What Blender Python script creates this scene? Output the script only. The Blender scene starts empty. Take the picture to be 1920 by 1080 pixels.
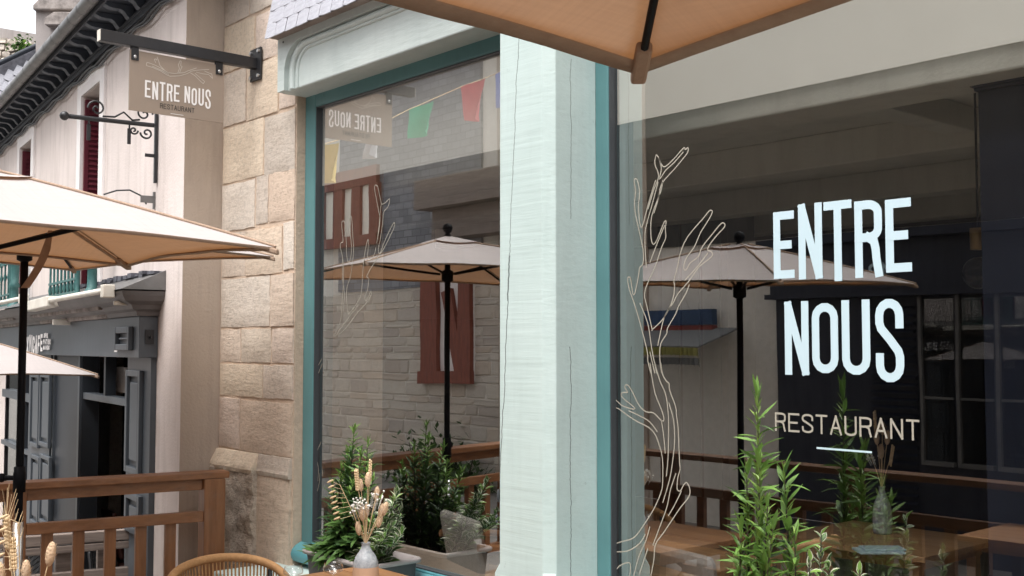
import bpy, math, random
from mathutils import Vector, Matrix, noise
R = math.radians
random.seed(7)
SC = bpy.context.scene
COL = SC.collection

# ------------------------------------------------------------------ camera
CAM = Vector((0.0, -3.5, 1.75)); FPX = 2080.0
YAW = R(41.0); PIT = math.atan(110.0 / FPX)
FWDH = Vector((-math.cos(YAW), math.sin(YAW), 0)); RGT = Vector((math.sin(YAW), math.cos(YAW), 0))
FWD = FWDH * math.cos(PIT) + Vector((0, 0, math.sin(PIT)))
UP = -FWDH * math.sin(PIT) + Vector((0, 0, math.cos(PIT)))
cd = bpy.data.cameras.new('camera'); cam = bpy.data.objects.new('camera', cd); COL.objects.link(cam)
cd.sensor_width = 36.0; cd.lens = 36.0 * FPX / 1920.0; cd.clip_start = 0.05; cd.clip_end = 500
mw = Matrix((RGT, UP, -FWD)).transposed().to_4x4(); mw.translation = CAM
cam.matrix_world = mw
SC.camera = cam
# ------------------------------------------------------------------ world, sun, exposure
W = bpy.data.worlds.new('World'); SC.world = W; W.use_nodes = True
nt = W.node_tree; nt.nodes.clear()
sky = nt.nodes.new('ShaderNodeTexSky'); sky.sky_type = 'NISHITA'; sky.sun_disc = False
SUN_EL, SUN_AZ = R(66), R(165)
sky.sun_elevation = SUN_EL; sky.sun_rotation = SUN_AZ; sky.air_density = 1.0; sky.dust_density = 4.0
hs = nt.nodes.new('ShaderNodeHueSaturation'); hs.inputs['Saturation'].default_value = 0.16
bg = nt.nodes.new('ShaderNodeBackground'); bg.inputs['Strength'].default_value = 0.15
wo = nt.nodes.new('ShaderNodeOutputWorld')
nt.links.new(sky.outputs[0], hs.inputs['Color']); nt.links.new(hs.outputs[0], bg.inputs['Color']); nt.links.new(bg.outputs[0], wo.inputs[0])
sd = bpy.data.lights.new('sun', 'SUN'); sd.energy = 1.1; sd.angle = R(35); sd.color = (1, .965, .93)
so = bpy.data.objects.new('sun', sd); COL.objects.link(so)
# sky azimuth: rotation measured clockwise from +Y
sdir = Vector((math.sin(SUN_AZ) * math.cos(SUN_EL), math.cos(SUN_AZ) * math.cos(SUN_EL), math.sin(SUN_EL)))
so.rotation_euler = (-sdir).to_track_quat('-Z', 'Y').to_euler()
SC.view_settings.view_transform = 'Standard'; SC.view_settings.look = 'None'
SC.view_settings.exposure = 1.35; SC.view_settings.gamma = 1; SC.view_settings.use_curve_mapping = False
SC.render.engine = 'CYCLES'
SC.cycles.max_bounces = 8; SC.cycles.diffuse_bounces = 4; SC.cycles.glossy_bounces = 4
SC.cycles.transmission_bounces = 6; SC.cycles.transparent_max_bounces = 12
SC.cycles.caustics_reflective = False; SC.cycles.caustics_refractive = False

# ------------------------------------------------------------------ picture -> place helpers (1920x1080 photo pixels)
def ray(px, py):
    return FWD + RGT * ((px - 960) / FPX) + UP * ((540 - py) / FPX)
def hit(px, py, p0, n):
    d = ray(px, py); t = (p0 - CAM).dot(n) / d.dot(n)
    return CAM + d * t
def fac(px, py, Y): return hit(px, py, Vector((0, Y, 0)), Vector((0, 1, 0)))
def lev(px, py, z): return hit(px, py, Vector((0, 0, z)), Vector((0, 0, 1)))
def dep(px, py, d): return hit(px, py, CAM + FWDH * d, FWDH)
def mir(px, py, Y):
    p = fac(px, py, Y); return Vector((p.x, -p.y, p.z))

# ------------------------------------------------------------------ materials
def nodes(name):
    m = bpy.data.materials.new(name); m.use_nodes = True
    t = m.node_tree; b = t.nodes['Principled BSDF']
    return m, t, b
def lk(t, a, b): t.links.new(a, b)
def coords(t, scale=(1, 1, 1), kind='Object', rot=(0, 0, 0)):
    tc = t.nodes.new('ShaderNodeTexCoord'); mp = t.nodes.new('ShaderNodeMapping')
    mp.inputs['Scale'].default_value = scale; mp.inputs['Rotation'].default_value = rot
    lk(t, tc.outputs[kind], mp.inputs['Vector']); return mp.outputs[0]
def noisen(t, vec, scale, detail=6, rough=.6):
    n = t.nodes.new('ShaderNodeTexNoise'); n.inputs['Scale'].default_value = scale
    n.inputs['Detail'].default_value = detail; n.inputs['Roughness'].default_value = rough
    lk(t, vec, n.inputs['Vector']); return n.outputs[0]
def ramp(t, fac_, stops):
    r = t.nodes.new('ShaderNodeValToRGB'); e = r.color_ramp.elements
    while len(e) < len(stops): e.new(.5)
    for i, (p, c) in enumerate(stops):
        e[i].position = p; e[i].color = (*c, 1) if len(c) == 3 else c
    lk(t, fac_, r.inputs[0]); return r.outputs[0]
def mixc(t, f, a, b, mode='MIX'):
    m = t.nodes.new('ShaderNodeMix'); m.data_type = 'RGBA'; m.blend_type = mode
    for s, v in ((m.inputs[0], f), (m.inputs[6], a), (m.inputs[7], b)):
        if hasattr(v, 'links'): lk(t, v, s)
        else: s.default_value = v if isinstance(v, float) else (*v, 1)
    return m.outputs[2]
def math_(t, op, a, b=0.0):
    m = t.nodes.new('ShaderNodeMath'); m.operation = op
    for s, v in ((m.inputs[0], a), (m.inputs[1], b)):
        if hasattr(v, 'links'): lk(t, v, s)
        else: s.default_value = v
    return m.outputs[0]
def bump(t, b, h, strength=.3, dist=.01, prev=None):
    n = t.nodes.new('ShaderNodeBump'); n.inputs['Strength'].default_value = strength; n.inputs['Distance'].default_value = dist
    lk(t, h, n.inputs['Height'])
    if prev is not None: lk(t, prev, n.inputs['Normal'])
    lk(t, n.outputs[0], b.inputs['Normal']); return n.outputs[0]
def basic(name, c1, c2=None, scale=8, stretch=(1, 1, 1), rough=.6, bs=.15, bscale=None, metal=0, spec=.5, bd=.01):
    m, t, b = nodes(name); c2 = c2 or tuple(x * .85 for x in c1)
    v = coords(t, stretch); n = noisen(t, v, scale)
    lk(t, ramp(t, n, [(.32, c2), (.68, c1)]), b.inputs['Base Color'])
    b.inputs['Roughness'].default_value = rough; b.inputs['Metallic'].default_value = metal
    b.inputs['Specular IOR Level'].default_value = spec
    if bs: bump(t, b, noisen(t, v, bscale or scale * 4), bs, bd)
    return m

def stone_mat(name, cols, pit=.6, dark=.8, bst=.38):
    m, t, b = nodes(name); v = coords(t)
    oi = t.nodes.new('ShaderNodeObjectInfo')
    n = len(cols)
    base = ramp(t, oi.outputs['Random'], [(i / max(1, n - 1), c) for i, c in enumerate(cols)])
    n1 = noisen(t, v, 5, 8, .65); n2 = noisen(t, v, 38, 6, .7)
    base = mixc(t, math_(t, 'MULTIPLY', n1, .55), base, tuple(x for x in (.36, .28, .20)), 'MIX')
    base = mixc(t, ramp(t, n2, [(.36, (1, 1, 1)), (.52, (0, 0, 0))]), base, (dark, dark, dark), 'MULTIPLY')
    lk(t, base, b.inputs['Base Color']); b.inputs['Roughness'].default_value = .92; b.inputs['Specular IOR Level'].default_value = .2
    vo = t.nodes.new('ShaderNodeTexVoronoi'); vo.inputs['Scale'].default_value = 34; lk(t, v, vo.inputs['Vector'])
    hgt = math_(t, 'ADD', math_(t, 'MULTIPLY', n2, pit), math_(t, 'MULTIPLY', n1, .9))
    n3 = noisen(t, coords(t, (2.5, 2.5, 9)), 2.2, 7, .7)
    hgt = math_(t, 'ADD', math_(t, 'MULTIPLY', hgt, .75), math_(t, 'MULTIPLY', n3, 1.3))
    bump(t, b, hgt, bst, .02); return m
M = {}
M['stone'] = stone_mat('ashlar_stone', [(.68, .59, .50), (.72, .59, .51), (.60, .53, .46), (.74, .67, .59), (.65, .52, .42), (.75, .63, .49), (.56, .50, .44), (.70, .58, .48)])
M['rough_stone'] = stone_mat('pitched_stone', [(.64, .55, .46), (.60, .51, .42)], 1.4, .68, .9)
M['mortar'] = basic('lime_mortar', (.60, .46, .345), (.50, .385, .295), 22, bs=.6, rough=.95, bscale=60)
M['rubble'] = stone_mat('rubble_stone', [(.70, .65, .58), (.76, .71, .63), (.64, .59, .53), (.73, .68, .61), (.55, .50, .46), (.68, .59, .50), (.75, .70, .63)])
M['rubble_mortar'] = basic('rubble_mortar', (.78, .73, .66), (.68, .64, .57), 10, bs=.5, rough=.95)

def plaster(name, c1, c2, stain):
    m, t, b = nodes(name); v = coords(t); vs = coords(t, (2.2, 2.2, .28))
    n1 = noisen(t, v, 1.4, 7, .6); n2 = noisen(t, vs, 3.5, 6, .65); n3 = noisen(t, v, 55, 4, .6)
    c = ramp(t, n1, [(.3, c2), (.7, c1)])
    c = mixc(t, math_(t, 'MULTIPLY', ramp(t, n2, [(.48, (0, 0, 0)), (.78, (1, 1, 1))]), .85), c, stain)
    c = mixc(t, math_(t, 'MULTIPLY', n3, .12), c, tuple(x * .5 for x in c2))
    lk(t, c, b.inputs['Base Color']); b.inputs['Roughness'].default_value = .93; b.inputs['Specular IOR Level'].default_value = .15
    bump(t, b, math_(t, 'ADD', n3, math_(t, 'MULTIPLY', n1, 2.0)), .35, .01); return m
M['pink_plaster'] = plaster('pink_plaster', (.81, .72, .68), (.71, .63, .59), (.55, .48, .44))
M['sand_render'] = plaster('sand_render', (.52, .43, .355), (.45, .37, .305), (.36, .30, .25))
M['white_trim'] = basic('white_trim', (.86, .82, .80), (.78, .73, .71), 5, rough=.8)
M['grey_render'] = plaster('grey_render', (.40, .36, .34), (.30, .27, .26), (.2, .18, .17))

def painted_wood(name, c1, c2, grain, crack=None, rough=.5, bs=.35):
    m, t, b = nodes(name); v = coords(t, grain); n = noisen(t, v, 1.0, 7, .62); v0 = coords(t); n0 = noisen(t, v0, 2.3, 5)
    n9 = noisen(t, v0, 160, 2)
    c = ramp(t, n0, [(.3, c2), (.7, c1)])
    c = mixc(t, math_(t, 'MULTIPLY', ramp(t, n, [(.30, (1, 1, 1)), (.45, (0, 0, 0))]), .13), c, tuple(x * .55 for x in c2))
    drip = noisen(t, coords(t, (9, 9, .7)), 1.6, 6, .7); chip = noisen(t, v0, 11, 6, .75)
    c = mixc(t, math_(t, 'MULTIPLY', ramp(t, drip, [(.52, (0, 0, 0)), (.75, (1, 1, 1))]), .22), c, tuple(x * .72 for x in c2))
    c = mixc(t, math_(t, 'MULTIPLY', ramp(t, chip, [(.67, (0, 0, 0)), (.70, (1, 1, 1))]), .35), c, tuple(x * .6 for x in c2))
    h = math_(t, 'ADD', math_(t, 'MULTIPLY', n, .7), math_(t, 'MULTIPLY', n9, .05))
    if crack:
        sp = t.nodes.new('ShaderNodeSeparateXYZ'); tc = t.nodes.new('ShaderNodeTexCoord'); lk(t, tc.outputs['Object'], sp.inputs[0])
        wob = noisen(t, coords(t, (.01, .01, 2.2)), 1.0, 6, .7)
        total = None
        for (x0, slope, z0, z1, wd, ax) in crack:
            line = math_(t, 'ADD', math_(t, 'MULTIPLY', sp.outputs[2], slope), x0)
            line = math_(t, 'ADD', line, math_(t, 'MULTIPLY', math_(t, 'SUBTRACT', wob, .5), .06))
            d = math_(t, 'ABSOLUTE', math_(t, 'SUBTRACT', sp.outputs[ax], line))
            on = math_(t, 'LESS_THAN', d, wd)
            on = math_(t, 'MULTIPLY', on, math_(t, 'GREATER_THAN', sp.outputs[2], z0))
            on = math_(t, 'MULTIPLY', on, math_(t, 'LESS_THAN', sp.outputs[2], z1))
            total = on if total is None else math_(t, 'MAXIMUM', total, on)
        c = mixc(t, math_(t, 'MULTIPLY', total, .85), c, (.05, .06, .06))
        h = math_(t, 'SUBTRACT', h, math_(t, 'MULTIPLY', total, 1.2))
    lk(t, c, b.inputs['Base Color']); b.inputs['Roughness'].default_value = rough
    bump(t, b, h, bs, .012); return m
MINT, MINT2 = (.545, .645, .62), (.475, .575, .55)
M['mint'] = painted_wood('mint_painted_oak', MINT, MINT2, (1.5, 20, 42), rough=.55, bs=.25)
M['mint_beam'] = painted_wood('mint_painted_beam', (.55, .60, .575), (.44, .50, .48), (5, 30, 30), rough=.6, bs=.4)
M['teal'] = painted_wood('teal_painted_frame', (.10, .235, .24), (.08, .19, .20), (20, 20, 2.5), rough=.42, bs=.12)
M['teal_sill'] = painted_wood('teal_painted_sill', (.11, .32, .36), (.085, .26, .29), (2, 30, 30), rough=.45, bs=.2)
M['inner_frame'] = basic('grey_green_inner_frame', (.10, .14, .145), rough=.45, bs=.05)
M['seal'] = basic('window_seal', (.05, .055, .06), rough=.5, bs=0)
M['blind'] = basic('cream_blind_fabric', (.92, .875, .775), (.88, .835, .735), 3, rough=.9, bs=.03)
M['slate'] = basic('pale_slate', (.50, .50, .54), (.34, .34, .38), 9, (1, 1, 4), rough=.38, bs=.45, bscale=30)
M['dark_slate'] = basic('dark_slate', (.13, .13, .155), (.05, .05, .062), 9, rough=.5, bs=.4)
M['vinyl_white'] = basic('white_vinyl', (.53, .665, .72), (.51, .645, .70), 3, rough=.5, bs=0)
M['vinyl_beige'] = basic('beige_vinyl', (.38, .35, .29), (.36, .33, .27), 3, rough=.6, bs=0)
M['iron'] = basic('black_iron', (.012, .012, .014), (.02, .02, .022), 20, rough=.42, bs=.1, bscale=80)
M['pole'] = basic('black_pole_paint', (.008, .008, .010), rough=.5, bs=0, spec=.08)
M['steel'] = basic('bright_steel', (.62, .62, .62), rough=.3, metal=1, bs=0)
M['zinc'] = basic('zinc', (.20, .195, .19), (.13, .127, .125), 6, (1, 1, 1), rough=.45, metal=.5, bs=.1)
M['sign_board'] = basic('taupe_sign_board', (.32, .25, .195), (.30, .235, .185), 3, rough=.55, bs=.03)
M['sign_white'] = basic('sign_white_print', (.88, .84, .82), (.86, .82, .80), 3, rough=.6, bs=0)
M['sign_dark'] = basic('sign_dark_print', (.035, .03, .028), rough=.6, bs=0)
M['sign_line'] = basic('sign_line_print', (.62, .55, .47), rough=.6, bs=0)
M['red_paint'] = painted_wood('dark_red_paint', (.14, .012, .025), (.10, .008, .018), (10, 10, 3), rough=.5, bs=.15)
M['eave'] = painted_wood('eave_blue_black', (.035, .042, .055), (.022, .027, .036), (6, 6, 6), rough=.6)
M['corbel'] = painted_wood('corbel_blue_grey', (.085, .10, .125), (.05, .062, .08), (6, 6, 6), rough=.55)
M['cafe'] = painted_wood('cafe_slate_grey', (.080, .092, .106), (.064, .075, .088), (18, 18, 2), rough=.42, bs=.1)
M['cafe_dark'] = painted_wood('cafe_dark_grey', (.032, .038, .047), (.025, .03, .038), (12, 12, 2), rough=.45, bs=.1)
M['cafe_cornice'] = painted_wood('cafe_cornice_grey', (.15, .135, .13), (.09, .082, .08), (2, 2, 14), rough=.55, bs=.2)
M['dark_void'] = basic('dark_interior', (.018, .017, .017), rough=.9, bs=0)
M['green_iron'] = basic('green_cast_iron', (.05, .15, .14), (.03, .10, .10), 30, rough=.5, bs=.3)
M['old_concrete'] = basic('stained_concrete', (.42, .37, .34), (.14, .12, .11), 7, rough=.9, bs=.5)
M['cream_metal'] = basic('cream_metal', (.78, .74, .66), (.62, .58, .5), 6, rough=.5, bs=.05)
M['leather'] = basic('brown_leather', (.10, .03, .02), rough=.4)
M['linen'] = basic('grey_linen', (.48, .44, .40), (.40, .365, .33), 40, rough=.9, bs=.3)
def wood(name, c1, c2, c3, grain, rough=.45):
    m, t, b = nodes(name); v = coords(t, grain); n = noisen(t, v, 1, 8, .65); n0 = noisen(t, coords(t), 3, 4)
    c = ramp(t, n, [(.28, c3), (.5, c2), (.72, c1)])
    c = mixc(t, math_(t, 'MULTIPLY', n0, .35), c, c3)
    wz = noisen(t, coords(t), 7, 7, .75); c = mixc(t, math_(t, 'MULTIPLY', ramp(t, wz, [(.5, (0, 0, 0)), (.72, (1, 1, 1))]), .3), c, tuple(.5 * x + .5 * sum(c1) / 3 for x in c2)); lk(t, c, b.inputs['Base Color'])
    b.inputs['Roughness'].default_value = rough; bump(t, b, n, .2, .006); return m
M['rail_wood_h'] = wood('oiled_rail_wood', (.36, .165, .072), (.27, .118, .048), (.17, .07, .027), (30, 2, 30))
M['rail_wood_v'] = wood('oiled_post_wood', (.36, .165, .072), (.27, .118, .048), (.17, .07, .027), (30, 30, 2))
M['oak'] = wood('pale_oak', (.55, .34, .18), (.46, .27, .13), (.34, .19, .085), (2, 30, 30))
M['rail_dark_h'] = wood('dimmed_front_rail', (.19, .095, .05), (.14, .068, .034), (.085, .04, .02), (2, 30, 30))  # same rail wood, colour darkened to dim its reflection in the panes
M['table_wood'] = wood('table_wood', (.38, .195, .085), (.30, .145, .06), (.2, .09, .035), (2, 30, 30))
M['inner_wood'] = wood('interior_wood', (.44, .22, .10), (.33, .16, .07), (.22, .10, .045), (2, 30, 30))
M['weathered'] = wood('weathered_wood', (.36, .30, .26), (.26, .21, .18), (.13, .10, .085), (3, 3, 40), .85)
M['half_timber'] = wood('red_brown_timber', (.30, .085, .05), (.23, .065, .038), (.14, .04, .024), (20, 20, 3), .7)
M['rope'] = basic('tan_rope', (.52, .29, .125), (.42, .22, .09), 60, rough=.75, bs=.6, bscale=220, bd=.003)
M['planter'] = basic('anthracite_planter', (.06, .055, .055), (.05, .046, .046), 8, rough=.5, bs=.05)
M['planter_rim'] = basic('planter_rim_grey', (.34, .30, .29), (.29, .26, .25), 8, rough=.45, bs=.05)
M['soil'] = basic('soil', (.03, .02, .013), (.015, .01, .008), 40, bs=1, rough=1)
M['navy'] = painted_wood('navy_paint', (.016, .02, .036), (.01, .013, .025), (10, 10, 3), rough=.4)
M['ceil'] = plaster('grey_ceiling_paint', (.80, .77, .68), (.72, .70, .62), (.62, .59, .52))
M['brown_wall'] = plaster('brown_wall_paint', (.085, .078, .072), (.065, .060, .056), (.05, .046, .043))
M['grey_floor'] = basic('pale_tiles', (.66, .62, .56), rough=.6)
M['paving'] = basic('granite_paving', (.26, .24, .22), (.18, .165, .15), 14, rough=.85, bs=.4)
M['deck'] = wood('deck_boards', (.30, .2, .12), (.22, .14, .085), (.14, .085, .05), (2, 30, 30), .7)

def fabric(name):
    m, t, b = nodes(name); b.inputs['Roughness'].default_value = .95
    t.nodes.remove(b); out = t.nodes['Material Output']
    w = noisen(t, coords(t, (3, 60, 3)), 1.5, 5); w2 = noisen(t, coords(t, (60, 3, 3)), 1.5, 5); w0 = noisen(t, coords(t), 2.2, 4)
    mixw = math_(t, 'ADD', math_(t, 'MULTIPLY', w, .5), math_(t, 'MULTIPLY', w2, .5))
    d = t.nodes.new('ShaderNodeBsdfDiffuse'); tr = t.nodes.new('ShaderNodeBsdfTranslucent')
    lk(t, ramp(t, mixw, [(.35, (.515, .475, .465)), (.65, (.575, .53, .515))]), d.inputs[0])
    lk(t, ramp(t, math_(t, 'ADD', math_(t, 'MULTIPLY', mixw, .7), math_(t, 'MULTIPLY', w0, .3)), [(.35, (.28, .122, .042)), (.65, (.37, .172, .064))]), tr.inputs[0])
    mx = t.nodes.new('ShaderNodeMixShader'); mx.inputs[0].default_value = .29
    lk(t, d.outputs[0], mx.inputs[1]); lk(t, tr.outputs[0], mx.inputs[2]); lk(t, mx.outputs[0], out.inputs[0])
    bn = t.nodes.new('ShaderNodeBump'); bn.inputs['Strength'].default_value = .4; bn.inputs['Distance'].default_value = .02
    wr = noisen(t, coords(t, (1, 1, 1)), 5.5, 3, .5); lk(t, math_(t, 'ADD', w0, math_(t, 'MULTIPLY', wr, .25)), bn.inputs['Height']); lk(t, bn.outputs[0], d.inputs['Normal']); return m
M['canvas'] = fabric('tan_canvas')
M['hem'] = basic('canvas_hem', (.36, .255, .185), (.31, .215, .155), 30, rough=.95, bs=.2)

def glassm(name, r0, tint=(.97, .98, .975), rough=0.0, pw=5.0, wave=0.0):
    m, t, b = nodes(name); t.nodes.remove(b); out = t.nodes['Material Output']
    tr = t.nodes.new('ShaderNodeBsdfTransparent'); tr.inputs[0].default_value = (*tint, 1)
    g = t.nodes.new('ShaderNodeBsdfGlossy'); g.inputs['Roughness'].default_value = rough; g.inputs['Color'].default_value = (.97, .98, .97, 1)
    lw = t.nodes.new('ShaderNodeLayerWeight'); lw.inputs[0].default_value = .5
    if wave:
        bn = t.nodes.new('ShaderNodeBump'); bn.inputs['Strength'].default_value = wave; bn.inputs['Distance'].default_value = .02
        lk(t, noisen(t, coords(t), 1.1, 2, .4), bn.inputs['Height']); lk(t, bn.outputs[0], g.inputs['Normal'])
    f = math_(t, 'ADD', math_(t, 'MULTIPLY', math_(t, 'POWER', lw.outputs['Facing'], pw), 1 - r0), r0)
    mx = t.nodes.new('ShaderNodeMixShader'); lk(t, f, mx.inputs[0]); lk(t, tr.outputs[0], mx.inputs[1]); lk(t, g.outputs[0], mx.inputs[2])
    lk(t, mx.outputs[0], out.inputs[0]); return m
M['glass'] = glassm('window_glass', .13, pw=1.0, wave=.05)
M['glass_clear'] = glassm('window_glass_inner_face', .0, (.99, .99, .99))
M['thin_glass'] = glassm('tableware_glass', .05, (.97, .975, .975))
M['far_glass'] = glassm('far_window_glass', .12, (.5, .5, .52))
def leafm(name, c1, c2):
    m, t, b = nodes(name); oi = t.nodes.new('ShaderNodeObjectInfo')
    c = ramp(t, oi.outputs['Random'], [(0, c2), (.55, c1), (1, tuple(min(1, x * 1.35) for x in c1))])
    n = noisen(t, coords(t), 30, 3); c = mixc(t, math_(t, 'MULTIPLY', n, .3), c, c2)
    lk(t, c, b.inputs['Base Color']); b.inputs['Roughness'].default_value = .42
    out = t.nodes['Material Output']; tr = t.nodes.new('ShaderNodeBsdfTranslucent'); lk(t, c, tr.inputs[0])
    mx = t.nodes.new('ShaderNodeMixShader'); mx.inputs[0].default_value = .28
    lk(t, b.outputs[0], mx.inputs[1]); lk(t, tr.outputs[0], mx.inputs[2]); lk(t, mx.outputs[0], out.inputs[0]); return m
M['leaf'] = leafm('green_leaf', (.085, .165, .04), (.03, .07, .022))
M['leaf_tip'] = leafm('fresh_leaf', (.20, .34, .07), (.10, .2, .045))
M['leaf_lime'] = leafm('lime_leaf', (.135, .245, .05), (.06, .125, .03)); M['leaf_lime_tip'] = leafm('lime_leaf_tip', (.25, .36, .085), (.14, .24, .05))
M['leaf_edge'] = leafm('cream_leaf_edge', (.66, .66, .50), (.5, .52, .38))
M['stem'] = basic('plant_stem', (.05, .035, .025), rough=.7)
M['ivy'] = leafm('ivy_leaf', (.06, .11, .03), (.02, .045, .016))
M['straw'] = basic('straw', (.74, .56, .34), (.6, .43, .25), 30, rough=.9, bs=.2)
M['tail'] = basic('bunny_tail', (.78, .56, .38), (.66, .46, .29), 60, rough=1, bs=.8, bscale=200)
M['bloom'] = basic('white_bloom', (.82, .80, .74), rough=.9)

def cladding(name, c1, c2, mortar, bw, bh):
    m, t, b = nodes(name); v = coords(t, (1, 1, 1), 'Object', (R(90), 0, 0)); br = t.nodes.new('ShaderNodeTexBrick'); lk(t, v, br.inputs['Vector'])
    br.inputs['Color1'].default_value = (*c1, 1); br.inputs['Color2'].default_value = (*c2, 1); br.inputs['Mortar'].default_value = (*mortar, 1); br.inputs['Scale'].default_value = 1
    br.inputs['Brick Width'].default_value = bw; br.inputs['Row Height'].default_value = bh; br.inputs['Mortar Size'].default_value = .008; br.inputs['Bias'].default_value = -.1
    n = noisen(t, coords(t), 3, 6); c = mixc(t, math_(t, 'MULTIPLY', n, .6), br.outputs[0], c2); lk(t, c, b.inputs['Base Color']); b.inputs['Roughness'].default_value = .55
    bump(t, b, br.outputs['Fac'], -.6, .02); return m
M['clad_slate'] = cladding('hung_wall_slates', (.30, .30, .32), (.15, .15, .165), (.06, .06, .065), .26, .13)
# ------------------------------------------------------------------ mesh builder
KIDS = {}
def rootloc(o):
    while o is not None and o.parent is not None: o = o.parent
    return Vector(o.location) if o is not None else Vector((0, 0, 0))
def link(o, parent):
    COL.objects.link(o)
    if parent is not None:
        o.parent = parent; KIDS.setdefault(parent.name, []).append(o)
    return o
class MB:
    def __init__(s): s.v = []; s.f = []; s.mi = []; s.sm = []
    def add(s, vs, fs, mi=0, sm=False):
        o = len(s.v); s.v += [Vector(p) for p in vs]
        for f in fs: s.f.append(tuple(i + o for i in f)); s.mi.append(mi); s.sm.append(sm)
        return s
    def quad(s, a, b, c, d, mi=0): return s.add((a, b, c, d), [(0, 1, 2, 3)], mi)
    def frame_box(s, o, ex, ey, ez, mi=0):      # corner o and three edge vectors
        o, ex, ey, ez = map(Vector, (o, ex, ey, ez))
        vs = [o + ex * i + ey * j + ez * k for k in (0, 1) for j in (0, 1) for i in (0, 1)]
        fs = [(0, 2, 3, 1), (4, 5, 7, 6), (0, 1, 5, 4), (2, 6, 7, 3), (0, 4, 6, 2), (1, 3, 7, 5)]
        if ex.cross(ey).dot(ez) < 0: fs = [tuple(reversed(f)) for f in fs]
        return s.add(vs, fs, mi)
    def box(s, x0, x1, y0, y1, z0, z1, mi=0):
        return s.frame_box((x0, y0, z0), (x1 - x0, 0, 0), (0, y1 - y0, 0), (0, 0, z1 - z0), mi)
    def tube(s, pts, r, n=8, caps=True, mi=0, closed=False):
        pts = [Vector(p) for p in pts]; rs = r if isinstance(r, (list, tuple)) else [r] * len(pts)
        k = len(pts); rings = []; up = None
        for i, p in enumerate(pts):
            if closed: t = (pts[(i + 1) % k] - pts[i - 1])
            else: t = pts[min(i + 1, k - 1)] - pts[max(i - 1, 0)]
            t.normalize()
            if up is None: up = Vector((0, 0, 1)) if abs(t.z) < .9 else Vector((1, 0, 0))
            u = (up - t * up.dot(t)).normalized(); w = t.cross(u); up = u
            rings.append([p + (u * math.cos(a) + w * math.sin(a)) * rs[i] for a in [2 * math.pi * j / n for j in range(n)]])
        vs = [q for g in rings for q in g]; fs = []
        for i in range(k if closed else k - 1):
            a, b = i * n, ((i + 1) % k) * n
            for j in range(n): fs.append((a + j, a + (j + 1) % n, b + (j + 1) % n, b + j))
        s.add(vs, fs, mi, True)
        if caps and not closed:
            s.add(rings[0], [tuple(reversed(range(n)))], mi); s.add(rings[-1], [tuple(range(n))], mi)
        return s
    def lathe(s, c, prof, n=20, mi=0):
        c = Vector(c); vs = []; fs = []
        for (r, z) in prof:
            vs += [c + Vector((r * math.cos(2 * math.pi * j / n), r * math.sin(2 * math.pi * j / n), z)) for j in range(n)]
        for i in range(len(prof) - 1):
            for j in range(n):
                fs.append((i * n + j, i * n + (j + 1) % n, (i + 1) * n + (j + 1) % n, (i + 1) * n + j))
        return s.add(vs, fs, mi, True)
    def ball(s, c, rx, ry=None, rz=None, n=10, m=6, mi=0, rot=None):
        ry = ry or rx; rz = rz or rx; c = Vector(c); vs = []; fs = []
        for i in range(m + 1):
            ph = math.pi * i / m
            for j in range(n):
                th = 2 * math.pi * j / n
                p = Vector((rx * math.sin(ph) * math.cos(th), ry * math.sin(ph) * math.sin(th), -rz * math.cos(ph)))
                vs.append(c + (rot @ p if rot else p))
        for i in range(m):
            for j in range(n): fs.append((i * n + j, i * n + (j + 1) % n, (i + 1) * n + (j + 1) % n, (i + 1) * n + j))
        return s.add(vs, fs, mi, True)
    def build(s, name, mats, parent=None, bevel=0):
        off = rootloc(parent); me = bpy.data.meshes.new(name)
        me.from_pydata([tuple(p - off) for p in s.v], [], s.f)
        for m in (mats if isinstance(mats, (list, tuple)) else [mats]): me.materials.append(M[m] if isinstance(m, str) else m)
        me.polygons.foreach_set('material_index', s.mi); me.polygons.foreach_set('use_smooth', s.sm)
        me.update(); o = link(bpy.data.objects.new(name, me), parent)
        if bevel:
            b = o.modifiers.new('edge', 'BEVEL'); b.width = bevel; b.segments = 2; b.limit_method = 'ANGLE'; b.angle_limit = R(40)
        return o
def tag(o, label=None, cat=None, group=None, kind=None):
    if label: o['label'] = label
    if cat: o['category'] = cat
    if group: o['group'] = group
    if kind: o['kind'] = kind
    return o
def thing(name, label, cat, loc=(0, 0, 0), group=None, rz=0):
    o = bpy.data.objects.new(name, None); o.location = loc; o.rotation_euler = (0, 0, rz); o.empty_display_size = .1
    COL.objects.link(o); return tag(o, label, cat, group)
def part(name, parent): return link(bpy.data.objects.new(name, None), parent)
def inst(src, name, parent, mat4):
    o = bpy.data.objects.new(name, src); o.matrix_local = mat4; return link(o, parent)
def dup(o, parent=None):
    c = o.copy(); link(c, parent)
    for ch in list(KIDS.get(o.name, [])): dup(ch, c)
    return c

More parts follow.
